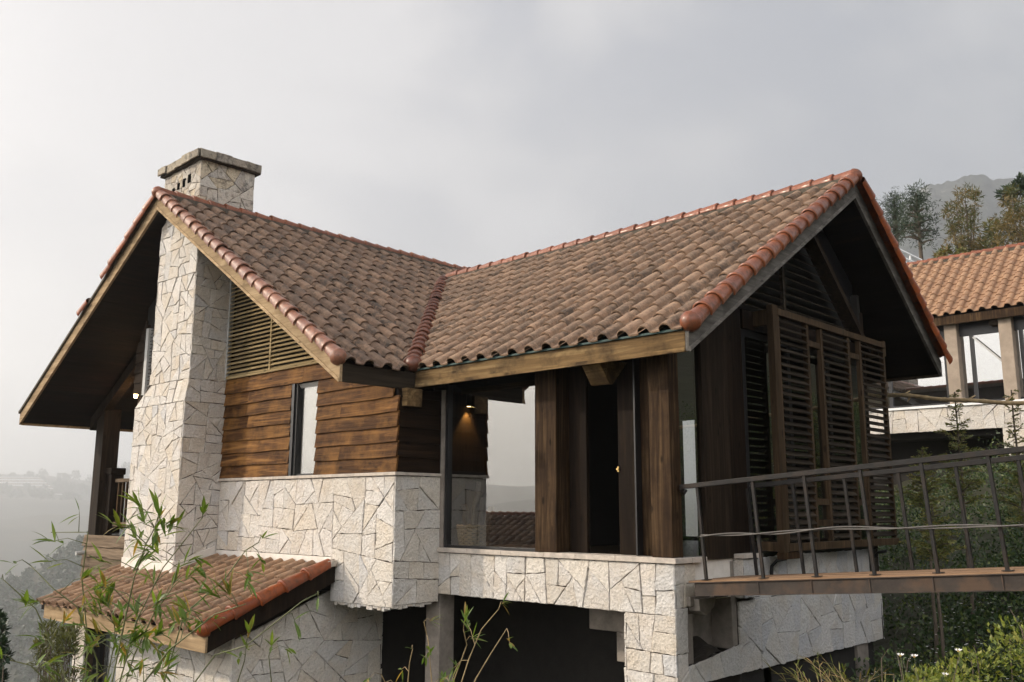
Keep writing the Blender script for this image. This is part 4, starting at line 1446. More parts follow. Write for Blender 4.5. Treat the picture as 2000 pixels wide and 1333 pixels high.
t = thing('wall_lamp', (-0.01, 1.12, -0.05), 'small black wall lamp with a warm glow behind the front pane', 'lamp')
lb = MB()
lb.tube([(0.05, 1.12, -0.16), (0.05, 1.12, 0.04)], 0.045, 14)
lb.box(-0.02, 0.02, 1.09, 1.15, -0.1, -0.02)
lb.build('housing', M['dark'], t)
lb = MB()
lb.tube([(0.05, 1.12, -0.164), (0.05, 1.12, -0.161)], 0.034, 14)
lb.build('bulb', mat_emit('warm_bulb', (1.0, 0.62, 0.25), 9.0), t)
MB().box(-0.022, -0.012, 0.75, 1.6, -1.2, 0.5).build('added_glow_panel', M['post'], t)  # wall panel added behind the lamp to catch its glow
sl = bpy.data.lights.new('wall_lamp_light', 'SPOT')
sl.energy = 55
sl.color = (1.0, 0.55, 0.18)
sl.spot_size = R(75)
sl.spot_blend = 0.6
sl.shadow_soft_size = 0.02
so = bpy.data.objects.new('wall_lamp_light', sl)
so.location = Vector((0.06, 1.12, -0.19)) - Vector((-0.01, 1.12, -0.05))
so.rotation_euler = (0, R(8), 0)
COL.objects.link(so)
so.parent = t

q = at(265, 775, 21.3)
t = thing('balcony_lamp', q, 'tiny lit warm lamp under the balcony ceiling left of the chimney', 'lamp')
lb = MB()
lb.tube([q + Vector((0, 0, 0.05)), q + Vector((0, 0, 0.30))], 0.05, 12)
lb.build('housing', M['dark'], t)
bpy_m = MB()
bpy_m.tube([q + Vector((0, 0, -0.03)), q + Vector((0, 0, 0.05))], [0.035, 0.05], 12)
bpy_m.build('bulb', mat_emit('balcony_bulb', (1.0, 0.66, 0.30), 14.0), t)
pl_ = bpy.data.lights.new('balcony_lamp_light', 'POINT')
pl_.energy = 14
pl_.color = (1, 0.6, 0.25)
pl_.shadow_soft_size = 0.05
po = bpy.data.objects.new('balcony_lamp_light', pl_)
po.location = (0, 0, -0.12)
COL.objects.link(po)
po.parent = t

t = thing('wooden_bench', (1.0, 3.0, -2.37), 'dark slatted wooden bench inside the doorway', 'bench')
b = MB()
b.box(0.45, 1.15, 2.75, 3.25, -1.98, -1.93)
b.build('seat', M['column'], t)
b = MB()
b.box(0.45, 1.15, 3.2, 3.25, -1.68, -1.62)
for i in range(8):
    b.box(0.47 + i * 0.09, 0.50 + i * 0.09, 3.21, 3.24, -1.93, -1.68)
b.build('backrest', M['column'], t)
for xx in (0.46, 1.09):
    for yy in (2.77, 3.19):
        MB().box(xx, xx + 0.05, yy, yy + 0.05, -2.37, -1.98).build('leg', M['column'], t)

# ---- footbridge
BR = thing('footbridge', (4.6, 1.05, -2.7), 'rusty steel footbridge with black railings and board deck reaching the lodge from the right', 'footbridge')
BS = 0.0787
bd = Vector((1, 0, BS)).normalized()
bu = Vector((-BS, 0, 1)).normalized()
BZ = -2.618                                  # deck surface at x = 4.6


def bp(x, y, h=0.0):
    return Vector((4.6 + (x - 4.6), y, BZ + BS * (x - 4.6))) + bu * h


dk = MB()
rg = random.Random(91)
yy = 0.50
while yy < 1.62:
    w_ = 0.135
    dk.obox(bp(4.52, yy + 0.003, -0.028 + rg.uniform(-0.002, 0.002)), bd * 9.5, (0, w_ - 0.006, 0), bu * 0.026)
    yy += w_
dk.build('deck', M['deck'], BR)
for y0, s_ in ((0.47, 1), (1.66, -1)):
    be = MB()
    be.obox(bp(4.62, y0, -0.172), bd * 9.4, (0, 0.012 * s_, 0), bu * 0.142)
    be.obox(bp(4.62, y0 - 0.018 * s_, -0.18), bd * 9.4, (0, 0.075 * s_, 0), bu * 0.010)
    be.obox(bp(4.52, y0 - 0.018 * s_, -0.031), bd * 9.5, (0, 0.06 * s_, 0), bu * 0.009)
    x = 5.45
    while x < 13 and s_ == 1:
        be.obox(bp(x - 0.004, y0 - 0.010, -0.169), bd * 0.012, (0, 0.009, 0), bu * 0.136)
        x += 0.633
    be.build('steel_beam', M['rust'], BR)
for i in range(9):
    x = 4.9 + i
    MB().obox(bp(x, 0.49, -0.12), bd * 0.06, (0, 1.15, 0), bu * 0.08).build('cross_member', M['rust'], BR)
NEAR = [4.74] + [5.48 + 0.633 * i for i in range(12)]
FAR = [4.80, 5.43, 6.09, 6.73, 7.36, 7.99, 8.62, 9.25, 9.88, 10.5, 11.1]
for x in NEAR:
    b = MB()
    lo_ = -0.19 if x < 5 else -0.03
    b.obox(bp(x, 0.505, lo_), bd * 0.033, (0, 0.033, 0), bu * (1.08 - lo_))
    b.obox(bp(x - 0.03, 0.49, -0.0), bd * 0.10, (0, 0.07, 0), bu * 0.008)
    b.build('post', M['steel'], BR)
for x in FAR:
    b = MB()
    b.obox(bp(x, 1.585, -0.03), bd * 0.033, (0, 0.033, 0), bu * 1.11)
    b.build('post', M['steel'], BR)
for y0, x0 in ((0.495, 4.52), (1.575, 4.86)):
    b = MB()
    b.obox(bp(x0, y0, 1.08), bd * 9.5, (0, 0.062, 0), bu * 0.055)
    b.build('handrail', M['steel'], BR, bevel=0.004)
b = MB()
b.tube([bp(4.53, 0.52, 1.07), bp(4.50, 0.60, 1.02), (4.41, 0.68, -1.56)], 0.02, 8)
b.build('rail_anchor', M['steel'], BR)

cb = MB()
pts = ([], [])
n = 90
for i in range(n + 1):
    k = i / n
    x = 4.72 + 7.6 * k
    zz = -2.085 + 0.050 * (x - 4.72) + 0.014 * math.sin(x * 2.1 + 0.6) - 0.008 * math.sin(x * 4.7)
    a = x * 4.2 + 0.9 * math.sin(x * 1.3)
    for j in (0, 1):
        sg = 1 if j else -1
        pts[j].append((x, 0.478 + 0.012 * sg * math.sin(a), zz + 0.013 * sg * math.cos(a)))
cb.tube(pts[0], 0.008, 6)
cb.tube(pts[1], 0.008, 6)
tag(cb.build('power_cable', M['cable'], None, smooth=True), 'twisted pair of grey cables strung along the near bridge railing', 'cable')

# ================================================================== NEIGHBOURING VILLA
V = thing('villa', (1.5, 20, -0.5), 'neighbouring villa with clean clay tile roof, plaster pillars and white stone base', 'house')
VY, VE, VRZ, VRY = 18.55, 3.80, 6.22, 21.6
vs_ = (VRZ - VE) / (VRY - VY)
vup = Vector((0, 1, vs_)).normalized()
vnn = Vector((0, -vs_, 1)).normalized()
r = MB()
r.prism([(-6, VY, VE - 0.12), (-6, VRY, VRZ - 0.12), (-6, VRY + 3.6, VE - 0.5), (-6, VRY + 3.6, VE - 0.4), (-6, VRY, VRZ - 0.02), (-6, VY, VE - 0.02)], (16, 0, 0))
vr = r.build('roof', M['soffit_x'], V)
r = MB()
vl = math.hypot(VRY - VY, VRZ - VE)
tiles(r, (-6, VY - 0.06, VE), (1, 0, 0), vup, vnn, 0.325, vl / 12, 49, 12, 92, lift=0.03)
r.build('roof_tiles', M['tile_h2'], vr)
r = MB()
r.beam((-6, VRY, VRZ - 0.05), (10, VRY, VRZ - 0.05), 0.36, 0.1)
r.build('mortar_bed', M['mortar'], vr)
r = MB()
caps(r, (-6, VRY, VRZ + 0.05), (10, VRY, VRZ + 0.05), (0, 0, 1), 0.11, 0.34, 93, ball=False)
r.build('ridge_caps', M['ridge'], vr, smooth=True)
MB().box(-6, 10, VY - 0.03, VY + 0.05, VE - 0.28, VE - 0.04).build('fascia', M['column'], vr)
for xx in (1.72, 3.18, 4.9, 6.4):
    w_ = 0.34
    MB().box(xx, xx + w_, 18.7, 19.15, 1.22, VE + 0.05).build('pillar', M['villa_post'], V, bevel=0.01)
for xx in (2.95,):
    MB().prism([(xx, VY + 0.06, VE - 0.1), (xx, VY + 0.16, VE - 0.42), (xx, 18.95, VE - 0.42), (xx, 18.95, VE)], (0.22, 0, 0)).build('rafter_tail', M['fascia_dark'], V)
vw = MB()
vw.box(-6, 9.5, 18.95, 19.05, 1.22, 1.30)
vw.box(-6, 9.5, 18.95, 19.05, 3.2, 3.7)
for xx in (-2.2, -0.1, 1.58, 2.32, 3.62, 4.75):
    vw.box(xx, xx + 0.10, 18.95, 19.05, 1.3, 3.2)
vwo = vw.build('window', M['dark'], V)
for x0, x1 in ((-2.1, -0.1), (0.0, 1.58), (1.68, 2.32), (2.42, 3.62), (3.72, 4.75), (4.85, 9.5)):
    MB().add([(x0, 19.0, 1.3), (x1, 19.0, 1.3), (x1, 19.0, 3.2), (x0, 19.0, 3.2)], [(0, 1, 2, 3)]).build('pane', M['glass_h2'], vwo)
MB().beam((2.45, 18.86, 3.12), (3.20, 18.86, 2.30), 0.05, 0.05, (0, 1, 0)).build('window_stay', M['jamb'], vwo)
it = MB()
it.box(-6, 9.5, 20.4, 20.5, 1.0, 4.0)
it.box(-6, 9.5, 18.8, 24.5, 0.9, 1.15)
it.box(-6, -5.9, 18.8, 24.5, 1.0, 4.0)
it.build('inner_wall', M['villa_post'], V)
MB().box(-6, 9.5, 18.62, 18.95, 1.145, 1.215).build('sill', M['white'], V, bevel=0.006)
sw = MB()
stone_wall(sw, (0, 18.7, 0), (1, 0, 0), (0, 0, 1), (0, -1, 0), [rect(-6, 0.8, 0.46, 1.145), rect(0.8, 9.5, 0.46, 1.145), rect(3.05, 9.5, -4, 0.46)], 0.22, 94)
sw.box(-6, 9.5, 18.704, 19.0, 0.47, 1.14, 1)
sw.box(3.06, 9.5, 18.704, 19.0, -4, 0.47, 1)
sw.build('stone_wall', ST, V)
sw = MB()
sw.box(-6, 3.05, 20.2, 20.4, -5, 0.9)
sw.box(-6, 9.5, 18.98, 24, 0.3, 0.46)
sw.prism([(-4, 19.4, -3.0), (3.0, 19.4, 0.3), (3.0, 19.4, 0.05), (-4, 19.4, -3.5)], (0, 0.9, 0))
sw.build('basement_wall', M['concrete_shaded'], V)

wr = MB()
for dv in (0, 12, 20):
    wr.tube([at(1735, 478 + dv, 34), at(1765, 492 + dv, 34), at(1800, 509 + dv * 0.9, 34)], 0.045, 6)
for u_, v_ in ((1748, 485), (1778, 499)):
    wr.tube([at(u_, v_, 34), at(u_, v_ + 60, 34)], 0.04, 6)
tag(wr.build('white_handrail', M['white']), 'white sloping metal handrail behind the villa ridge beside the pines', 'handrail')

t0, t1 = at(1690, 772, 17.5), at(2060, 789, 12.6)
t = thing('bamboo_rail', (t0.x, t0.y, t0.z - 1.6), 'knobbly dry bamboo pole slung as a rail in front of the villa windows', 'handrail')
bb = MB()
rg = random.Random(95)
path, rad = [], []
for i in range(61):
    k = i / 60
    p_ = t0.lerp(t1, k) + Vector((0, 0, 0.02 * math.sin(k * 7) - 0.01 * math.sin(k * 17)))
    path.append(p_)
    rad.append(0.036 - 0.006 * k + (0.007 if i % 6 == 0 else 0))
bb.tube(path, rad, 8)
for k, d_ in ((0.24, (0.18, 0.0, 0.09)), (0.30, (-0.05, 0, -0.08)), (0.62, (0.12, 0, 0.06)), (0.8, (0.1, 0, 0.08))):
    p_ = t0.lerp(t1, k)
    bb.tube([p_, p_ + Vector(d_)], [0.018, 0.008], 6)
bb.build('pole', M['bamboo_pole'], t, smooth=True)
for k in (0.0, 1.0):
    p_ = t0.lerp(t1, k)
    MB().tube([p_ + Vector((0, 0, 0.06)), p_ + Vector((0, 0, -1.9))], 0.045, 8).build('support', M['bamboo_pole'], t)

# ---- low tiled outbuilding out of the frame to the left, mirrored in the front pane
OB = thing('outbuilding', (-9.5, -12.5, -6), 'low tile-roofed outbuilding beyond the left edge, mirrored in the big front pane', 'shed')
r = MB()
r.prism([(-13, -14.5, -3.6), (-13, -11.5, -2.05), (-13, -8.5, -3.6), (-13, -8.5, -3.75), (-13, -14.5, -3.75)], (7.5, 0, 0))
obr = r.build('roof', M['soffit_x'], OB)
r = MB()
tiles(r, (-13.05, -8.42, -3.58), (1, 0, 0), Vector((0, -3, 1.55)).normalized(), Vector((0, 1.55, 3)).normalized(), 0.32, 0.335, 24, 10, 96)
r.build('roof_tiles', M['tile_l'], obr)
r = MB()
caps(r, (-13, -11.5, -1.98), (-5.5, -11.5, -1.98), (0, 0, 1), 0.11, 0.34, 97, ball=False)
r.build('ridge_caps', M['ridge'], obr, smooth=True)
r = MB()
r.box(-12.7, -5.9, -14.1, -8.9, -10, -3.76)
r.build('wall', M['plaster'], OB)

# ================================================================== TERRAIN
def smooth(a, b, x):
    k = min(1, max(0, (x - a) / (b - a)))
    return k * k * (3 - 2 * k)


def near_h(x, y):
    h = -5.0 + 0.30 * (x - 4.4) + 0.10 * (min(y, 5) - 5) + 0.36 * max(0.0, y - 5) * smooth(-22, -4, x + 0.2 * y)
    h -= 0.10 * max(0.0, -x - 8)
    return min(h, 26.0)


def fbm(x, y, s, o=5):
    v, a = 0.0, 0.5
    for i in range(o):
        v += a * noise.noise(Vector((x * s, y * s, 1.7 * i)))
        s *= 2.03
        a *= 0.52
    return v


def far_h(x, y):
    r_ = math.hypot(x, y)
    h = -150 + 168 * smooth(800, 900 * FS, r_) + 63 * smooth(880 * FS, 1150 * FS, r_)
    return h + fbm(x, y, 0.0015) * 70 * smooth(600, 1800, r_)


def ground_h(x, y):
    r_ = math.hypot(x, y)
    a = max(near_h(x, y), -150)
    k = smooth(200, 800, r_)
    return a * (1 - k) + far_h(x, y) * k + (fbm(x, y, 0.35, 3) * 0.25 if r_ < 60 else 0)


m, t_, b_ = new_mat('hillside_ground')
cc_ = N(t_, 'ShaderNodeTexCoord').outputs['Object']
n1 = noise_n(t_, cc_, 0.9, 6, 0.65)
n2 = noise_n(t_, cc_, 0.006, 8, 0.62)
n3 = noise_n(t_, cc_, 0.04, 6, 0.6)
c_ = ramp(t_, n2, [(0.35, (0.03, 0.038, 0.017)), (0.5, (0.055, 0.055, 0.027)), (0.62, (0.12, 0.10, 0.06)), (0.7, (0.045, 0.052, 0.024))])
c_ = mix(t_, 0.7, c_, ramp(t_, n3, [(0.3, 0.45), (0.7, 1.4)]), 'MULTIPLY')
c_ = mix(t_, 0.6, c_, ramp(t_, n1, [(0.3, 0.4), (0.7, 1.3)]), 'MULTIPLY')
c_ = mix(t_, 1.0, c_, (0.6, 0.62, 0.6), 'MULTIPLY')
L(t_, c_, b_.inputs['Base Color'])
b_.inputs['Roughness'].default_value = 1.0
bump(t_, b_, n1, 0.8, 0.15)
M['terrain'] = m

g = MB()
NA, radii = 220, [0.0]
r_ = 1.2
while r_ < 1250 * FS:
    radii.append(r_)
    r_ *= 1.075
radii.append(1250 * FS)
OX, OY = 4.0, 0.0
vs = [(OX, OY, ground_h(OX, OY))]
for r_ in radii[1:]:
    for k in range(NA):
        a = 2 * math.pi * k / NA
        x, y = OX + r_ * math.cos(a), OY + r_ * math.sin(a)
        vs.append((x, y, ground_h(x, y)))
fs = [(0, 1 + k, 1 + (k + 1) % NA) for k in range(NA)]
for i in range(len(radii) - 2):
    b0, b1 = 1 + i * NA, 1 + (i + 1) * NA
    for k in range(NA):
        fs.append((b0 + k, b1 + k, b1 + (k + 1) % NA, b0 + (k + 1) % NA))
g.add(vs, fs)
kind(g.build('terrain', M['terrain'], None, smooth=True), 'structure')

# mountain to the right behind the villa
m, t_, b_ = new_mat('mountain_rock')
cc_ = N(t_, 'ShaderNodeTexCoord').outputs['Object']
n2 = noise_n(t_, cc_, 0.008, 10, 0.68)
n3 = noise_n(t_, cc_, 0.025, 8, 0.65)
c_ = ramp(t_, n2, [(0.3, (0.012, 0.017, 0.010)), (0.5, (0.03, 0.036, 0.02)), (0.60, (0.05, 0.05, 0.034)), (0.67, (0.24, 0.22, 0.19)), (0.72, (0.03, 0.035, 0.02))])
c_ = mix(t_, 0.9, c_, ramp(t_, n3, [(0.32, 0.25), (0.68, 1.7)]), 'MULTIPLY')
n4 = noise_n(t_, cc_, 0.13, 4, 0.7)
c_ = mix(t_, 0.9, c_, ramp(t_, n4, [(0.35, 0.3), (0.62, 1.5)]), 'MULTIPLY')
L(t_, c_, b_.inputs['Base Color'])
b_.inputs['Roughness'].default_value = 1.0
bump(t_, b_, math_n(t_, 'ADD', n3, n4), 1.0, 14.0)
M['mountain'] = m
crest_px = [(1500, 700), (1600, 590), (1700, 470), (1740, 428), (1760, 392), (1790, 372), (1815, 358), (1845, 352), (1870, 348), (1893, 338), (1915, 339), (1935, 346), (1965, 344), (2000, 346), (2060, 350), (2150, 380), (2300, 460), (2450, 560)]


def crest_v(u):
    for (a, va_), (b, vb_) in zip(crest_px, crest_px[1:]):
        if a <= u <= b:
            return va_ + (vb_ - va_) * (u - a) / (b - a)
    return crest_px[-1][1]


g = MB()
cols, rows = 150, 40
vs = []
for i in range(cols):
    u = 1500 + 950 * i / (cols - 1)
    top = at(u, crest_v(u) + fbm(u * 0.08, 3, 0.9) * 11, 900 * MS)
    dirh = Vector((top.x - CAM.x, top.y - CAM.y, 0)).normalized()
    for j in range(rows):
        k = j / (rows - 1)
        if k <= 0.75:                                  # slope facing the camera
            q_ = k / 0.75
            p_ = Vector((top.x, top.y, 0)) - dirh * 430 * MS * (1 - q_)
            z = 10 + (top.z - 10) * (q_ ** 1.25)
        else:
            q_ = (k - 0.75) / 0.25
            p_ = Vector((top.x, top.y, 0)) + dirh * 200 * MS * q_
            z = top.z * (1 - q_ * 0.9)
        rough = (fbm(p_.x, p_.y, 0.009, 6) * 58 + abs(fbm(p_.x, p_.y, 0.025, 4)) * 18) * math.sin(math.pi * min(1, k / 0.75)) if k < 0.75 else 0
        vs.append((p_.x, p_.y, z + rough))
fs = [(i * rows + j, (i + 1) * rows + j, (i + 1) * rows + j + 1, i * rows + j + 1) for i in range(cols - 1) for j in range(rows - 1)]
g.add(vs, fs)
kind(g.build('mountain', M['mountain'], None, smooth=True), 'structure')

# wooded spur in the haze at the lower left
SD = 700.0
g = MB()
cols, rows = 70, 18
vs = []
for i in range(cols):
    u = -160 + 620 * i / (cols - 1)
    v_ = 1132 - 0.50 * u + 10 * math.sin(u * 0.03)
    top = at(u, v_ + 10, SD)
    dirh = Vector((top.x - CAM.x, top.y - CAM.y, 0)).normalized()
    for j in range(rows):
        k = j / (rows - 1)
        o_ = (k - 0.65) * 420
        z = top.z - 130 * (abs(k - 0.65) / 0.65) ** 1.25 + fbm(top.x + o_, top.y, 0.01) * 9 * (k != 0.65)
        p_ = Vector((top.x, top.y, 0)) + dirh * o_
        vs.append((p_.x, p_.y, z))
fs = [(i * rows + j, (i + 1) * rows + j, (i + 1) * rows + j + 1, i * rows + j + 1) for i in range(cols - 1) for j in range(rows - 1)]
g.add(vs, fs)
SPUR = vs
kind(g.build('wooded_spur', M['terrain'], None, smooth=True), 'structure')
fw = MB()
rg = random.Random(101)
for i in range(1500):
    ci, ri = rg.randrange(cols - 1), rg.randrange(2, 14)
    a = Vector(SPUR[ci * rows + ri]).lerp(Vector(SPUR[(ci + 1) * rows + ri]), rg.random()).lerp(Vector(SPUR[ci * rows + ri - 1]), rg.random())
    h_ = rg.uniform(4.0, 9.0)
    for j in range(7):
        k = j / 6
        clump(fw, a + Vector((0, 0, h_ * (0.1 + 0.85 * k) - 1)), (1 - k) * h_ * 0.34 + 0.4, 5, 2.4, 1.9, rg, 0.5)
kind(fw.build('far_woods', M['pine_leaf']), 'stuff')
fw = MB()
for i in range(170):
    a = R(rg.uniform(150, 172))
    r_ = rg.uniform(880, 1120) * FS
    x, y = OX + r_ * math.cos(a), OY + r_ * math.sin(a)
    z = ground_h(x, y)
    s_ = rg.uniform(4, 9) * FS
    for j in range(5):
        clump(fw, (x + rg.uniform(-3, 3), y + rg.uniform(-3, 3), z + s_ * rg.uniform(0.2, 0.9)), s_ * 0.5, 12, 3.2 * FS, 2.4 * FS, rg)
for dx in (0, 6, -5, 10):
    q = at(246 + dx * 0.6, 915 + abs(dx) * 2.4, 900 * FS)
    clump(fw, q, 7 * FS, 60, 3.5 * FS, 2.4 * FS, rg)
kind(fw.build('far_trees', M['pine_leaf']), 'stuff')

# ---- hazy hotel on the far slope
def far_block(name, u0, u1, vtop, vbot, d, floors, label, cat, step=0.0):
    p0, p1 = at(u0, vbot, d), at(u1, vbot, d)
    ex = Vector((p1.x - p0.x, p1.y - p0.y, 0))
    wid = ex.length
    ex.normalize()
    ey = Vector((-ex.y, ex.x, 0))
    if ey.dot(p0 - CAM) < 0:
        ey = -ey
    ht = at(u0, vtop, d).z - p0.z
    t = thing(name, p0, label, cat)
    fh = ht / floors
    for i in range(floors):
        a = step * i * wid * 0.03
        w_ = MB()
        w_.obox(p0 + ex * 0 + Vector((0, 0, fh * i - (16 if i == 0 else 0))), ex * (wid - a), ey * 14 * FS, Vector((0, 0, fh * 0.45 + (16 if i == 0 else 0))))
        w_.build('parapet', M['white'], t)
        w_ = MB()
        w_.obox(p0 + ey * 2.2 * FS + Vector((0, 0, fh * (i + 0.45))), ex * (wid - a - 1.5 * FS), ey * 11 * FS, Vector((0, 0, fh * 0.55)))
        k = 0
        while k * 4.5 * FS < wid - a - 3 * FS:
            w_.obox(p0 + ex * (k * 4.5 * FS) + ey * 0.2 * FS + Vector((0, 0, fh * (i + 0.45))), ex * 0.8 * FS, ey * 2 * FS, Vector((0, 0, fh * 0.55)))
            k += 1
        w_.build('window_band', M['villa_post'], t)
    MB().obox(p0 + Vector((0, 0, ht)) - ey * 0.5, ex * (wid - step * floors * wid * 0.03), ey * 15 * FS, Vector((0, 0, fh * 0.22))).build('roof', M['white'], t)
    MB().obox(p0 + ex * wid * 0.45 + ey * 4 * FS + Vector((0, 0, ht)), ex * wid * 0.06, ey * 5 * FS, Vector((0, 0, fh * 0.6))).build('roof_hut', M['white'], t)
    return t


far_block('hotel', -150, 106, 932, 966, 880 * FS, 6, 'large pale terraced hotel block fading in the haze on the far slope', 'hotel', 1.0)
far_block('annex', -150, 132, 966, 984, 860 * FS, 2, 'long low pale building below the hotel in the haze', 'building', 0.4)
far_block('cottage', 131, 156, 1003, 1011, 760 * FS, 1, 'tiny white house alone on the hazy slope under the hotel', 'house', 0)

# ================================================================== TREES AND PLANTS
def tree_trunk(t, base, top, r0, r1, limbs, rng, mat='bark', lean=0.3):
    w_ = MB()
    base, top = Vector(base), Vector(top)
    n_ = 9
    path = [base.lerp(top, i / n_) + Vector((rng.gauss(0, lean * 0.25), rng.gauss(0, lean * 0.25), 0)) * (0 < i < n_) for i in range(n_ + 1)]
    w_.tube(path, [r0 + (r1 - r0) * i / n_ for i in range(n_ + 1)], 8)
    for a, b in limbs:
        a, b = Vector(a), Vector(b)
        mid = a.lerp(b, 0.5) + Vector((0, 0, 0.08 * (b - a).length))
        w_.tube([a, mid, b], [r0 * 0.35, r0 * 0.22, r0 * 0.08], 6)
    w_.build('trunk', M[mat], t)


def pine(u, vbase, vtop, d, wid, label, seed, bare=0.24):
    rng = random.Random(seed)
    top = at(u, vtop, d)
    bot = at(u, vbase, d)
    base = Vector((top.x, top.y, min(bot.z, ground_h(top.x, top.y))))
    t = thing('pine_tree', base, label, 'tree', 'pines behind the villa')
    H_ = top.z - bot.z
    limbs, f = [], MB()
    px = (_r2).normalized()
    for i in range(40):
        k = bare + (1 - bare) * ((i + rng.random()) / 34)
        z = bot.z + H_ * k
        env = wid * (0.22 + 0.85 * max(0.02, (1 - k) / (1 - bare)) ** 0.75) * rng.uniform(0.35, 1.1)
        if k > 0.93:
            env *= 0.45
        a = rng.uniform(0, 2 * math.pi)
        tip = Vector((top.x + env * math.cos(a), top.y + env * math.sin(a), z + env * rng.uniform(0.05, 0.45)))
        root = Vector((top.x, top.y, z))
        limbs.append((root, tip))
        for q_ in (0.55, 0.8, 1.0):
            c_ = root.lerp(tip, q_) + Vector((rng.gauss(0, 0.18), rng.gauss(0, 0.18), rng.gauss(0.12, 0.15)))
            for z_ in range(2):
                cc2 = c_ + Vector((rng.gauss(0, 0.2), rng.gauss(0, 0.2), rng.gauss(0, 0.16)))
                clump(f, cc2, rng.uniform(0.10, 0.20), 15, 0.19, 0.03, rng, 0.7)
    tree_trunk(t, base, top, 0.19, 0.05, limbs, rng, lean=0.06)
    f.build('crown', M['pine_leaf'], t)


pine(1791, 510, 393, 42, 0.92, 'taller dark pine with round bushy crown right of the lodge gable', 201)
pine(1747, 505, 402, 46, 0.5, 'slim sparse pine half hidden by the lodge gable', 202, 0.30)


def bushy_tree(name, spots, d, base_u, label, mats, seed, lw, group=None, cat='tree', dens=1.0):
    rng = random.Random(seed)
    top = at(base_u, min(s[1] for s in spots), d)
    bot = at(base_u, 520, d)
    base = Vector((top.x, top.y, min(bot.z, ground_h(top.x, top.y))))
    t = thing(name, base, label, cat, group)
    limbs = []
    for gi, mt in enumerate(mats):
        f = MB()
        for (u, v, r_, w_) in spots:
            c_ = at(u, v, d + rng.uniform(-1.2, 1.2))
            rad = r_ * d / FPX
            if gi == 0:
                limbs.append((Vector((base.x, base.y, base.z + (c_.z - base.z) * 0.45)), c_))
            for k in range(max(3, int(w_ * 10 * dens))):
                v_ = rvec(rng)
                c2 = c_ + Vector((v_.x, v_.y, v_.z * 1.1)) * rad
                if (gi + k) % len(mats) == 0 or len(mats) == 1:
                    clump(f, c2, rad * rng.uniform(0.16, 0.36), int(24 / len(mats)) + 5, lw[0], lw[1], rng, 1.0, 0.2)
        f.build('crown', M[mt], t)
    tree_trunk(t, base, base.lerp(top, 0.8), 0.16, 0.04, limbs, rng)


bushy_tree('golden_tree', [(1885, 385, 20, 1.0), (1868, 408, 20, 1.1), (1896, 415, 22, 1.2), (1905, 382, 10, 0.5), (1880, 440, 26, 1.5), (1862, 450, 14, 0.7), (1895, 462, 24, 1.3), (1868, 480, 24, 1.2), (1902, 490, 20, 1.0), (1850, 420, 10, 0.3)],
           40, 1882, 'tall dry golden bamboo-like tree between the pines and the right edge', ['gold_leaf', 'green_gold_leaf'], 203, (0.21, 0.04), dens=1.9)
bushy_tree('golden_tree', [(1975, 385, 22, 1.0), (1990, 410, 26, 1.4), (1965, 425, 22, 1.2), (1985, 445, 28, 1.4), (1960, 460, 22, 1.2), (1990, 470, 24, 1.2), (2020, 400, 30, 1.4), (2030, 450, 34, 1.6), (1945, 478, 14, 0.6)],
           38, 1985, 'broad amber tree at the right edge behind the villa roof', ['gold_leaf', 'green_gold_leaf'], 204, (0.22, 0.045), dens=1.8)
bushy_tree('dark_tree', [(1990, 362, 14, 0.8), (1975, 372, 14, 0.7), (1960, 385, 9, 0.4), (2010, 365, 18, 0.9)],
           44, 2000, 'dark green treetop rising above the amber tree', ['pine_leaf'], 205, (0.3, 0.10))
bushy_tree('olive_bush', [(1935, 452, 16, 1.0), (1930, 470, 15, 0.9), (1945, 440, 10, 0.5)],
           41, 1937, 'olive green young tree between the two golden trees', ['green_gold_leaf', 'fir_leaf'], 206, (0.26, 0.07))
bushy_tree('low_bush', [(1850, 498, 14, 0.9), (1838, 502, 10, 0.6), (1915, 482, 12, 0.7), (1875, 500, 16, 0.9)],
           39, 1850, 'low green bush just above the villa ridge', ['fir_leaf', 'gold_leaf'], 207, (0.24, 0.08), cat='bush')


def fir(u, vtop, d, h_, wid, label, seed, dens=1.0, droop=0.12):
    rng = random.Random(seed)
    top = at(u, vtop, d)
    bz = ground_h(top.x, top.y) - 0.05
    base = Vector((top.x, top.y, min(bz, top.z - h_)))
    t = thing('fir_sapling', base, label, 'tree', 'fir saplings on the slope')
    HH = top.z - base.z
    f, limbs = MB(), []
    n_ = int(30 * dens)
    for i in range(n_):
        k = (i + rng.random() * 0.6) / n_
        z = top.z - h_ * (0.02 + 0.98 * k)
        ln = wid * (0.12 + 0.88 * k ** 0.8) * rng.uniform(0.6, 1.1)
        a = i * 2.4 + rng.uniform(-0.4, 0.4)
        d_ = Vector((math.cos(a), math.sin(a), rng.uniform(0.0, 0.35))).normalized()
        root = Vector((top.x, top.y, z))
        tip = root + d_ * ln
        limbs.append((root, tip))
        m_ = max(3, int(ln / 0.045))
        side = d_.cross(Vector((0, 0, 1))).normalized()
        for j in range(m_):
            q_ = j / m_
            p_ = root + d_ * ln * q_ + Vector((0, 0, 0.06 * math.sin(q_ * 3.0)))
            for s_ in (1, -1):
                tw = (1 - q_) * ln * 0.38 + 0.05
                dd = (d_ * 0.8 + side * s_ * rng.uniform(0.5, 1.1) + Vector((0, 0, rng.uniform(-0.25, 0.15)))).normalized()
                for w_ in range(max(2, int(tw / 0.03))):
                    pp2 = p_ + dd * w_ * 0.03
                    for e in range(2):
                        leaf_quad(f, pp2, dd + rvec(rng) * 0.9, rvec(rng), 0.06, 0.019)
    tree_trunk(t, base, top, 0.035, 0.01, limbs, rng, lean=0.03)
    f.build('needles', M['fir_leaf'], t)


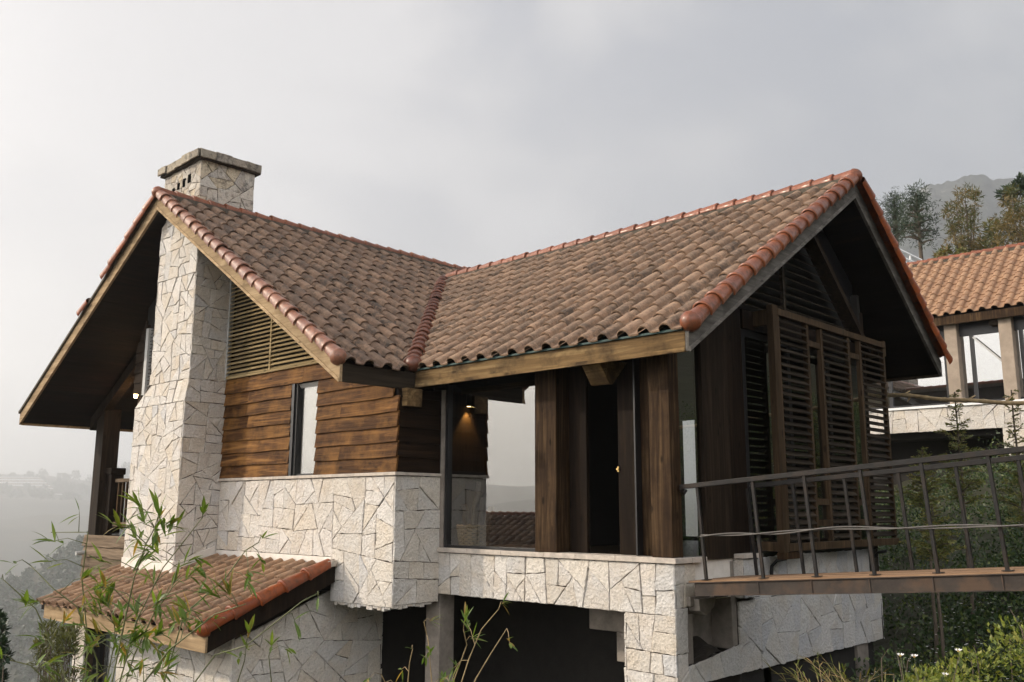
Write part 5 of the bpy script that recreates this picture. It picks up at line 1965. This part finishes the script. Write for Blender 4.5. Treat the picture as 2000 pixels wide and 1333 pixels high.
fir(1864, 766, 15.5, 1.9, 0.62, 'slender fir sapling standing in front of the dark void under the villa', 211)
fir(1975, 762, 14.5, 2.2, 0.55, 'taller fir sapling at the right edge in front of the white stone base', 212)
fir(1800, 880, 14.5, 0.9, 0.55, 'small yellow-tipped fir sapling low beside the screens', 213, 0.8)
fir(1820, 985, 13.2, 0.8, 0.6, 'low spreading fir sapling behind the bridge railing', 214, 0.8)

# slope ground cover: many leaf clumps over the hillside, as one mass
gc = MB()
rg = random.Random(221)
fl_ = MB()


def slope_hit(u, v, dmin=6.0, dmax=60):
    d_ = dmin
    while d_ < dmax:
        p_ = at(u, v, d_)
        if p_.z < ground_h(p_.x, p_.y) + 0.15:
            return p_
        d_ += 0.25
    return None


spots = []
for i in range(1250):
    x, y = rg.uniform(4.4, 12.5), rg.uniform(1.9, 17.5)
    if y > 7 and rg.random() < 0.5:
        x = rg.uniform(-1.5, 9)
    if x < 4.8 and y < 7.2:
        continue
    spots.append((x, y))
for x, y in spots:
    z = ground_h(x, y)
    rr = rg.uniform(0.22, 0.55)
    hh = rg.uniform(0.5, 1.5)
    n_ = int(80 * rr / 0.35)
    for _ in range(n_):
        v_ = rvec(rg)
        p_ = Vector((x + v_.x * rr, y + v_.y * rr, z + 0.1 + (0.5 + 0.5 * v_.z) * rr * 1.6 * hh))
        s_ = rg.uniform(0.05, 0.10)
        leaf_quad(gc, p_, rvec(rg) + Vector((0, 0, 0.3)), rvec(rg), s_, s_ * 0.55)
    if rg.random() < 0.45:
        for _ in range(rg.randint(1, 5)):
            p_ = Vector((x + rg.uniform(-rr, rr), y + rg.uniform(-rr, rr), z + 0.15 + rr * 1.6 * hh * rg.uniform(0.8, 1.1)))
            for k in range(5):
                a = k * 1.257
                leaf_quad(fl_, p_, Vector((math.cos(a), math.sin(a), 0.25)), Vector((0, 0, 1)), 0.022, 0.016)
kind(gc.build('ground_cover', M['shrub_leaf']), 'stuff')
kind(fl_.build('small_flowers', M['petal']), 'stuff')


def leafy_bush(name, blobs, d, label, mat, seed, l, w_, per, cat='bush', group=None):
    rng = random.Random(seed)
    cs = [(at(u, v, d + dd), r_ * d / FPX) for u, v, r_, dd in blobs]
    bx, by = sum(c.x for c, r_ in cs) / len(cs), sum(c.y for c, r_ in cs) / len(cs)
    base = Vector((bx, by, ground_h(bx, by)))
    t = thing(name, base, label, cat, group)
    f, st = MB(), MB()
    for c_, rad in cs:
        for _ in range(int(per * (rad / 0.25) ** 2)):
            v_ = rvec(rng).normalized() * rng.uniform(0.55, 1.05)
            p_ = c_ + Vector((v_.x, v_.y, v_.z * 0.8)) * rad
            dd = v_.normalized() * 0.6 + rvec(rng) * 0.8 + Vector((0, 0, 0.35))
            n_ = (rvec(rng) * 0.7 + Vector((0, 0, 1)))
            ll = l * rng.uniform(0.55, 1.25)
            leaf_quad(f, p_, dd, n_, ll, w_ * ll / l)
        for _ in range(1):
            st.tube([Vector((c_.x + rng.gauss(0, 0.1), c_.y + rng.gauss(0, 0.1), ground_h(c_.x, c_.y) - 0.05)), c_ + rvec(rng) * rad * 0.4, c_ + Vector((rng.gauss(0, 0.4), rng.gauss(0, 0.4), 0.95)) * rad], [0.007, 0.005, 0.002], 5)
    f.build('leaves', M[mat], t)
    st.build('stems', M['bark'], t)
    return t


rg = random.Random(5)
bl = []
for i in range(46):
    u = rg.uniform(1760, 2090)
    top = 1195 + max(0, 1960 - u) * 0.62 if u < 1960 else 1200
    v = rg.uniform(top + 45, 1420)
    bl.append((u, v, rg.uniform(34, 58), rg.uniform(-0.5, 0.5)))
leafy_bush('sunlit_bush', bl, 7.2, 'bright yellow-green leafy bush filling the bottom right corner', 'bush_leaf', 231, 0.048, 0.024, 330)
bl = [(1745 + rg.uniform(-20, 70), 1290 + rg.uniform(-20, 80), rg.uniform(14, 26), rg.uniform(-0.3, 0.3)) for _ in range(9)]
leafy_bush('flowering_weed', bl, 8.2, 'thin dark weed between the grass tuft and the sunlit bush', 'shrub_leaf', 232, 0.045, 0.02, 220)
# daisies on thin stalks in front of the bush
for i, (u, v) in enumerate(((1786, 1283), (1759, 1281), (1872, 1272), (1847, 1319))):
    c_ = at(u, v, 7.0)
    t = thing('daisy', (c_.x, c_.y, ground_h(c_.x, c_.y)), ('white daisy facing up left of the sunlit bush', 'small pinkish daisy leftmost on its thin stalk', 'white daisy at the top edge of the sunlit bush', 'low pale daisy against the sunlit bush leaves')[i], 'flower', 'daisies by the sunlit bush')
    f = MB()
    for k in range(8):
        a = k * math.pi / 4
        leaf_quad(f, c_, Vector((math.cos(a), math.sin(a) * 0.7, 0.5)), Vector((0, -1, 1)), 0.032, 0.014)
    f.build('petals', M['petal'], t)
    f = MB()
    f.tube([c_ + Vector((0, 0, -0.004)), c_ + Vector((0, -0.003, 0.008))], [0.010, 0.006], 8)
    f.build('centre', M['brass'], t)
    f = MB()
    f.tube([c_, c_ + Vector((0.02, 0, -0.3)), Vector((c_.x, c_.y, ground_h(c_.x, c_.y)))], [0.002, 0.003, 0.004], 5)
    f.build('stalk', M['stalk'], t)


def grass_tuft(u, v, d, n_, label, seed, ln, spread):
    rng = random.Random(seed)
    c_ = at(u, v, d)
    base = Vector((c_.x, c_.y, c_.z - 0.25))
    t = thing('grass_tuft', base, label, 'grass')
    f, st = MB(), MB()
    for i in range(n_):
        a = rng.uniform(0, 2 * math.pi)
        s0 = base + Vector((rng.gauss(0, spread), rng.gauss(0, spread), 0))
        d_ = Vector((math.cos(a) * 0.55, math.sin(a) * 0.55, 1)).normalized()
        l_ = ln * rng.uniform(0.6, 1.2)
        p_ = s0
        path = [p_]
        for k in range(5):
            p_ = p_ + d_ * l_ / 5
            d_ = (d_ + Vector((math.cos(a) * 0.12, math.sin(a) * 0.12, -0.10))).normalized()
            path.append(p_)
        st.tube(path, [0.006, 0.005, 0.004, 0.003, 0.002, 0.001], 5)
        for k in range(1, 6):
            for s_ in range(2):
                lance(f, path[k], d_ + rvec(rng) * 0.7 + Vector((0, 0, 0.3)), rng.uniform(0.10, 0.19), rng.uniform(0.008, 0.014), rng, 0.4)
    st.tube([base + Vector((0, 0, -2.5)), base], [0.02, 0.03], 6)
    st.build('stems', M['stalk_dry'], t)
    f.build('blades', M['grass_blade'], t)


grass_tuft(1625, 1345, 9.2, 26, 'tuft of arching yellow-green grass below the stone side wall', 241, 0.62, 0.16)
grass_tuft(1700, 1350, 8.8, 12, 'smaller dry grass tuft right of the arching one', 242, 0.5, 0.10)


def bamboo_plant(stems, label, seed, group=None, leaf=(0.088, 0.0165), name='bamboo_plant', dens=1.0, stalk='stalk'):
    """stems: list of (pixel path, depth); every stem is a jointed stalk with twigs and leaf sprays"""
    rng = random.Random(seed)
    p0 = at(*stems[0][0][0], stems[0][1])
    bz = ground_h(p0.x, p0.y)
    t = thing(name, (p0.x, p0.y, min(bz, p0.z - 0.3)), label, 'bamboo', group)
    f = MB()
    for path_px, d, twigs in stems:
        path = [at(u, v, d + 0.05 * math.sin(i * 1.7)) for i, (u, v) in enumerate(path_px)]
        gb = path[0] + (path[0] - path[1]).normalized() * 0.2
        full = [Vector((gb.x, gb.y, ground_h(gb.x, gb.y) - 0.1)), gb] + path
        fine, rad = [], []
        for i in range(len(full) - 1):
            kmax = 4
            for k in range(kmax):
                fine.append(full[i].lerp(full[i + 1], k / kmax))
        fine.append(full[-1])
        nn = len(fine)
        for i in range(nn):
            rad.append((0.0036 * (1 - 0.75 * i / nn) + 0.0010) * (1.25 if i % 3 == 0 else 1.0))
        st = MB()
        st.tube(fine, rad, 6)
        for (k, du, dv, nl_) in twigs:
            i0 = int(8 + (nn - 9) * k)
            i0 = min(max(i0, 1), nn - 1)
            r0 = fine[i0]
            off = (_r2 * du - _u2 * dv) * (d / FPX) + (_f * rng.gauss(0, 0.10))
            tw = [r0, r0 + off * 0.5 + Vector((0, 0, 0.02)), r0 + off]
            st.tube(tw, [0.0022, 0.0016, 0.0010], 5)
            m_ = max(1, int(nl_ * dens * 1.5))
            for j in range(m_):
                q_ = 1 - 0.55 * (j / max(1, m_)) * rng.uniform(0.5, 1.1)
                p_ = r0.lerp(r0 + off, q_)
                dd = off.normalized() * 0.9 + rvec(rng) * 0.75 + Vector((0, 0, rng.choice((0.55, 0.3, -0.5))))
                lance(f, p_, dd, leaf[0] * rng.uniform(0.65, 1.3), leaf[1] * rng.uniform(0.75, 1.25), rng, rng.uniform(0.1, 0.6))
        st.build('stem', M[stalk], t, smooth=True)
    f.build('leaves', M['bamboo_leaf'], t)
    return t


rg = random.Random(250)


def rtw(n_, du, dv, nl_):
    return [(rg.random(), rg.choice((-1, 1)) * rg.uniform(0.3, 1) * du, rg.uniform(-1, 0.35) * dv, rg.randint(nl_ - 2, nl_ + 2)) for _ in range(n_)]


# the big spray at the lower left
bamboo_plant([
    ([(205, 1400), (240, 1230), (262, 1130), (285, 1062), (308, 1022)], 3.9, rtw(14, 60, 60, 5) + [(1.0, 0, -25, 3), (0.97, 22, -30, 4)]),
    ([(215, 1400), (268, 1210), (318, 1110), (395, 1012)], 4.1, rtw(11, 65, 50, 5) + [(1.0, 8, -12, 3)]),
    ([(190, 1400), (190, 1290), (150, 1185), (104, 1150), (60, 1105)], 4.0, rtw(9, 55, 45, 5) + [(1.0, -10, -16, 3)]),
    ([(230, 1400), (330, 1270), (420, 1200), (480, 1180)], 3.7, rtw(10, 50, 45, 4)),
    ([(225, 1400), (262, 1280), (300, 1200), (335, 1150), (350, 1095)], 4.4, rtw(14, 65, 55, 6)),
    ([(180, 1420), (210, 1320), (225, 1250), (222, 1190)], 4.5, rtw(14, 50, 45, 6)),

], 'big bamboo spray with long pointed leaves in front of the lean-to roof', 251)
bamboo_plant([
    ([(150, 1400), (120, 1300), (70, 1190), (6, 1132)], 3.8, [(1.0, -4, 0, 0), (0.55, 40, -36, 4), (0.75, 30, -10, 3), (0.42, -40, -20, 3), (0.25, 30, 30, 4)]),
    ([(130, 1400), (100, 1340), (60, 1300), (20, 1290)], 3.6, [(0.6, 50, -30, 4), (0.8, 30, 10, 3), (0.4, 40, 10, 4), (0.95, -20, -20, 3)]),
    ([(160, 1400), (172, 1260), (160, 1130), (172, 1040), (100, 1040)], 4.2, [(0.72, -70, -6, 4), (0.62, -50, -20, 3), (1.0, 5, 22, 1), (0.85, 0, -40, 2)]),
], 'thin outer bamboo stems reaching over the hazy valley at the left edge', 252)
bamboo_plant([
    ([(330, 1400), (420, 1280), (480, 1262), (590, 1175), (620, 1160)], 4.3, [(1.0, 10, -4, 1), (0.55, 10, -30, 3), (0.7, 15, 20, 2)]),
    ([(300, 1400), (360, 1200), (440, 1130), (480, 1075), (505, 1060)], 4.4, [(1.0, 10, -10, 2), (0.8, 20, 40, 4), (0.6, 40, 20, 4), (0.45, -30, -20, 4), (0.9, 12, 40, 3)]),
    ([(460, 1400), (465, 1330), (478, 1290), (480, 1270)], 4.8, [(1.0, 12, -16, 3), (0.9, -16, 10, 2)]),
    ([(520, 1400), (530, 1330), (525, 1282), (530, 1262)], 4.8, [(1.0, 8, -10, 4), (0.85, 24, 10, 2)]),
], 'sparse arching bamboo stems crossing the shaded lean-to wall', 253)
for i, (st, lb) in enumerate((
    ([([(880, 1400), (915, 1290), (940, 1230), (974, 1190)], 5.2, [(1.0, 8, -8, 4), (0.5, -20, -20, 4), (0.35, -30, 20, 4)]), ([(860, 1400), (890, 1320), (912, 1260), (905, 1230)], 5.3, [(1.0, 4, -20, 4), (0.75, 14, -6, 4), (0.5, -16, 20, 5), (0.3, -24, 8, 5)])], 'bamboo shoot with a leafy lower stem rising beside the concrete post'),
    ([([(900, 1400), (930, 1325), (960, 1275), (990, 1228)], 5.0, [(1.0, 6, -4, 4)])], 'bare bamboo shoot with a small leaf tip in front of the dark basement'),
    ([([(795, 1400), (797, 1330), (800, 1295), (806, 1268)], 5.0, [(1.0, 0, -6, 1), (0.5, -20, 10, 2)]), ([(770, 1400), (760, 1350), (745, 1318)], 5.0, [(1.0, -20, -6, 2), (0.8, 20, 6, 2)])], 'short thin bamboo shoot in front of the dark opening left of the concrete post'),
    ([([(850, 1400), (842, 1320), (836, 1250), (828, 1215)], 5.6, [(1.0, 14, -2, 4), (0.8, 10, 16, 4), (0.55, -14, 10, 3), (0.3, 20, 10, 4)])], 'bamboo shoot hanging its leaves over the concrete post'),
)):
    bamboo_plant(st, lb, 260 + i, 'bamboo shoots below the glazed front', (0.082, 0.0145), 'bamboo_shoot', 1.0, 'stalk_dry')

# feathery bush and dark conifer at the lower left
bl = []
for i in range(24):
    bl.append((105 + rg.uniform(-28, 42), 1235 + rg.uniform(-15, 130), rg.uniform(9, 17), rg.uniform(-0.5, 0.5)))
leafy_bush('feathery_bush', bl, 9.5, 'feathery olive bush left of the lean-to corner', 'green_gold_leaf', 271, 0.075, 0.016, 1500)
bl = [(-4 + rg.uniform(-16, 10), 1200 + i * 8 + rg.uniform(-6, 6), rg.uniform(6, 11) + i * 0.28, rg.uniform(-0.4, 0.4)) for i in range(22)]
leafy_bush('dark_shrub', bl, 8.0, 'dark leafy shrub cut by the left edge of the picture', 'pine_leaf', 272, 0.055, 0.024, 3500)

# ================================================================== HAZE
hz = MB()
hz.box(4 - 1256 * FS, 4 + 1256 * FS, -1256 * FS, 1256 * FS, -260, 520)
m, t_, b_ = new_mat('valley_haze')
t_.nodes.remove(b_)
pv = N(t_, 'ShaderNodeVolumePrincipled')
pv.inputs['Color'].default_value = (0.92, 0.94, 0.965, 1)
pv.inputs['Density'].default_value = HAZE
pv.inputs['Anisotropy'].default_value = 0.6
L(t_, pv.outputs[0], t_.nodes['Material Output'].inputs['Volume'])
kind(hz.build('haze', m), 'stuff')
